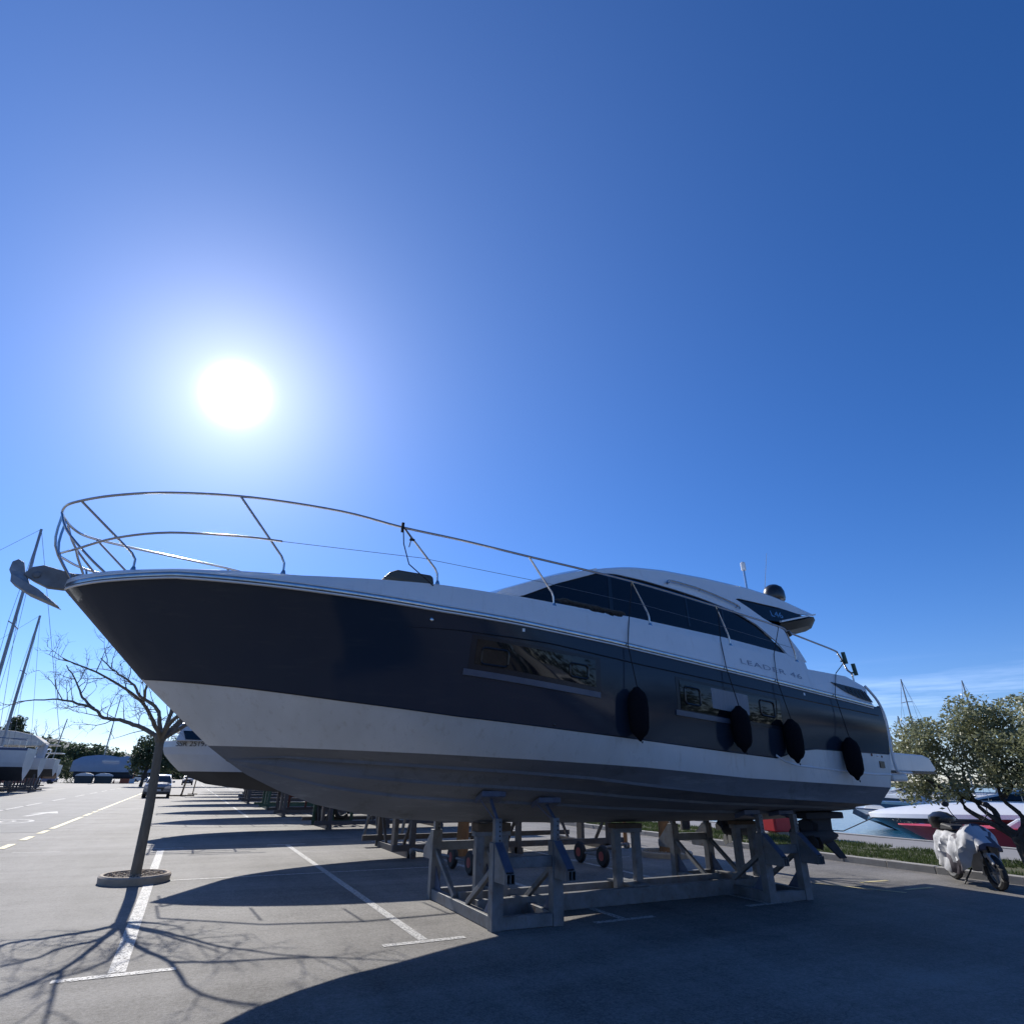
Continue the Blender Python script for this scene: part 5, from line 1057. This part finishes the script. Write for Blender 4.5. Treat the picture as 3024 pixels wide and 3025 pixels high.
b = MB(); b.tube([(-.34, -.30, 1.0), (-.15, -.34, 1.03), (.15, -.34, 1.03), (.34, -.30, 1.0)], .018); b.build('handlebar', 'blk', sc)
for s in (-1, 1):
    b = MB(); b.tube(smooth_path([(s*.2, -.33, 1.03), (s*.3, -.35, 1.15), (s*.33, -.33, 1.26)], 4), .008, 6); b.lathe([(.02, -.015), (.06, -.01), (.065, .01), (.03, .02)], (s*.35, -.32, 1.30), 14, axis='Y', sc=(1, .75)); b.build('mirror', 'blk', sc)
b = MB(); b.bar((.02, .1, .25), (-.2, .05, .01), .02); b.build('side_stand', 'blk', sc)
b = MB(); b.box((-.06, .86, .58), (.06, .90, .66)); b.build('tail_lamp', 'red', sc)
b = MB(); b.prism([(-.78, .42), (-.62, .56), (-.44, .52), (-.40, .44), (-.60, .49), (-.72, .38)], lambda a, c, d: Vector((d, a, c)), -.07, .07); b.build('mudguard', 'cover', sc, bevel=.01)
# ------------------------------------------------------------------ boats afloat beyond the quay (z=-0.85 water)
GQ = 'boats moored along the quay'
def afloat(loc, rz, label, L, B, zs, zm, mats, cab=True, name='moored_boat', cat='moored boat', zk=-1.0, cm='hull1'):
    t = thing(name, label, cat, loc, rz, GQ); hull_mesh(L, B, zk, zs, zm, 1.3).build('hull', mats, t)
    if cab: cabin(t, [(L*.28, zm-.1), (L*.34, zm+.3), (L*.5, zm+.85), (L*.8, zm+.8), (L*.85, zm-.1)], B*.7, [(L*.36, zm+.25), (L*.49, zm+.66), (L*.78, zm+.62), (L*.8, zm+.25)], cm)
    return t
t = afloat((25.6, 16.9, 0), math.radians(-78), 'white-decked speedboat with dark maroon sides and a porthole, bow to the left', 9.5, 2.9, .38, .62, ['maroon', 'maroon', 'hull1'], False, 'speedboat', 'speedboat', -1.1)
b = MB(); P = []
for i in range(21):
    u = i/20; x = -.12+9.3*u; w_ = 1.5*(1-(1-min(u/.45, 1))**2)**.75; P.append((x, w_, .40+.22*min(1, u*1.6), .46+.22*min(1, u*1.6)+.32*math.sin(math.pi*min(1, u*1.2))**.8))
for s in (-1, 1): b.grid([[Vector((x, s*w_, z)) for x, w_, z, zt in P], [Vector((x, s*w_*.97, z+.14)) for x, w_, z, zt in P], [Vector((x, s*w_*.6, zt+.1)) for x, w_, z, zt in P], [Vector((x, 0, zt+.14)) for x, w_, z, zt in P]])
b.build('deck', 'white', t)
for s in (-1, 1):
    b = MB(); b.lathe([(.10, -.02), (.16, 0), (.10, .02)], (2.2, s*1.27, .22), 16, axis='Y', sc=(1.3, .7)); b.build('porthole', 'steel', t)
    b = MB(); b.box((2.7, s*1.36, .12), (4.2, s*1.40, .34)); b.build('window', 'glass', t)
b = MB(); b.tube([(-.45, 0, .42), (.1, 0, .5), (.3, 0, .55)], .05); b.bar((-.7, 0, .6), (-.2, 0, .36), .06, .22); b.build('anchor', 'galv', t)
t = afloat((23.2, 14.4, 0), math.radians(-80), 'low red-hulled boat nearest the quay wall behind the scooter', 9, 2.6, .32, .5, ['red', 'red', 'red'], False, 'red_boat', 'boat', -1.2)
b = MB(); b.prism([(3.2, .36), (3.8, .72), (6.8, .8), (8.4, .5), (8.4, .36)], lambda a, c, d: Vector((a, d, c)), -1.0, 1.0); b.build('deck_house', 'white', t, bevel=.12)
t = afloat((36, 23.5, 0), math.radians(-70), 'long dark-sided motor yacht across the basin with white rails', 14, 4, .75, .7, ['bluebt', 'hull1', 'dkhull'], True, 'motor_boat', 'motorboat'); railing(t, .3, 7, 1.8, .7, .6, 6)
t = afloat((44, 17.5, 0), math.radians(-80), 'white motor yacht moored behind the leafy tree', 13, 4, 1.3, 1.1, ['hull1', 'bluebt', 'dkhull'])
afloat((40, 28, 0), math.radians(-100), 'small white boat across the water, behind the yacht\'s drives', 7, 2.4, .3, .25, ['hull1', 'bluebt', 'dkhull'])
afloat((62, 42, 0), math.radians(-90), 'white boat farther across the basin, left of the leafy tree', 12, 3.6, .9, .8, ['hull1', 'hull1', 'dkhull']); afloat((60, 21, 0), math.radians(-90), 'white boat far behind the crown of the leafy tree', 12, 3.6, 1.1, .9, ['hull1', 'hull1', 'dkhull'])
for k, (x, y, h, rz, lb) in enumerate(((60, 33.5, 11.0, 0, 'tallest mast, left one beside the yacht\'s stern'), (60, 28.3, 10.2, 0, 'mast rising above the middle of the leafy tree'), (62, 31.0, 8.6, 0, 'short mast between the two tall ones'), (60, 34.7, 7.7, 0, 'low mast just right of the yacht\'s transom'), (60, 35.9, 6.9, 0, 'leftmost and lowest mast, close behind the transom'))):
    t = afloat((x-4.5, y, 0), rz, 'white sailing boat afloat across the basin: '+lb, 10, 3.0, .5, .3, ['hull1', 'hull1', 'dkhull'], True, 'sailing_boat', 'sailing boat'); rig(t, 4.5, .5, h, .085, ((.5, .7), (.8, .5)), 2.6, 0, 10, .0)
# mooring line
b = MB(); b.tube([(25.4, 16.7, .4), (24.0, 17.2, -.1), (20.45, 17.6, .1)], .02, 5); tag(b.build('mooring_line', 'rope'), 'pale mooring line from the speedboat\'s bow to the quay edge', 'rope')
# pontoon rails
t = thing('pontoon', 'floating pontoon with white edge beams across the water', 'pontoon', (56, 16, 0)); b = MB(); b.box((-.8, -22, -.9), (.8, 12, -.45)); b.build('deck', 'paving', t); b = MB(); b.box((-.95, -22, -.6), (-.8, 12, -.38)); b.build('edge_beam', 'hull1', t)
# ------------------------------------------------------------------ boats behind the camera mirrored in the hull; foliage added to darken its gloss
for k, (x, y, lb) in enumerate(((-6, -14, 'white motorboat ashore behind the camera, left'), (9, -15, 'white motorboat ashore behind the camera, right'))):
    motor_boat((x, y, 0), 0, lb, 12, 3.8, 1.1, 3.2, 2.8, ['hull1', 'bluebt', 'dkhull'], group='boats mirrored in the glossy hull'); stands('steel stand under the boat behind the camera, '+('left' if k == 0 else 'right'), (x+1, y, 0), 0, 10, 3.8, 1.1)
b = MB()  # unseen foliage, put in so the hull mirrors something dark
for k in range(26): leafcloud(b, (-50+k*4.3, -24-2*math.sin(k), 3.6+1.1*math.sin(k*1.7)), (3.4, 2.2, 4.2+math.sin(k*2.3)), 420, .4, holes=.4)
tag(b.build('gloss_darkening_shrubs', 'leaf2', fixn=False), kind='stuff')
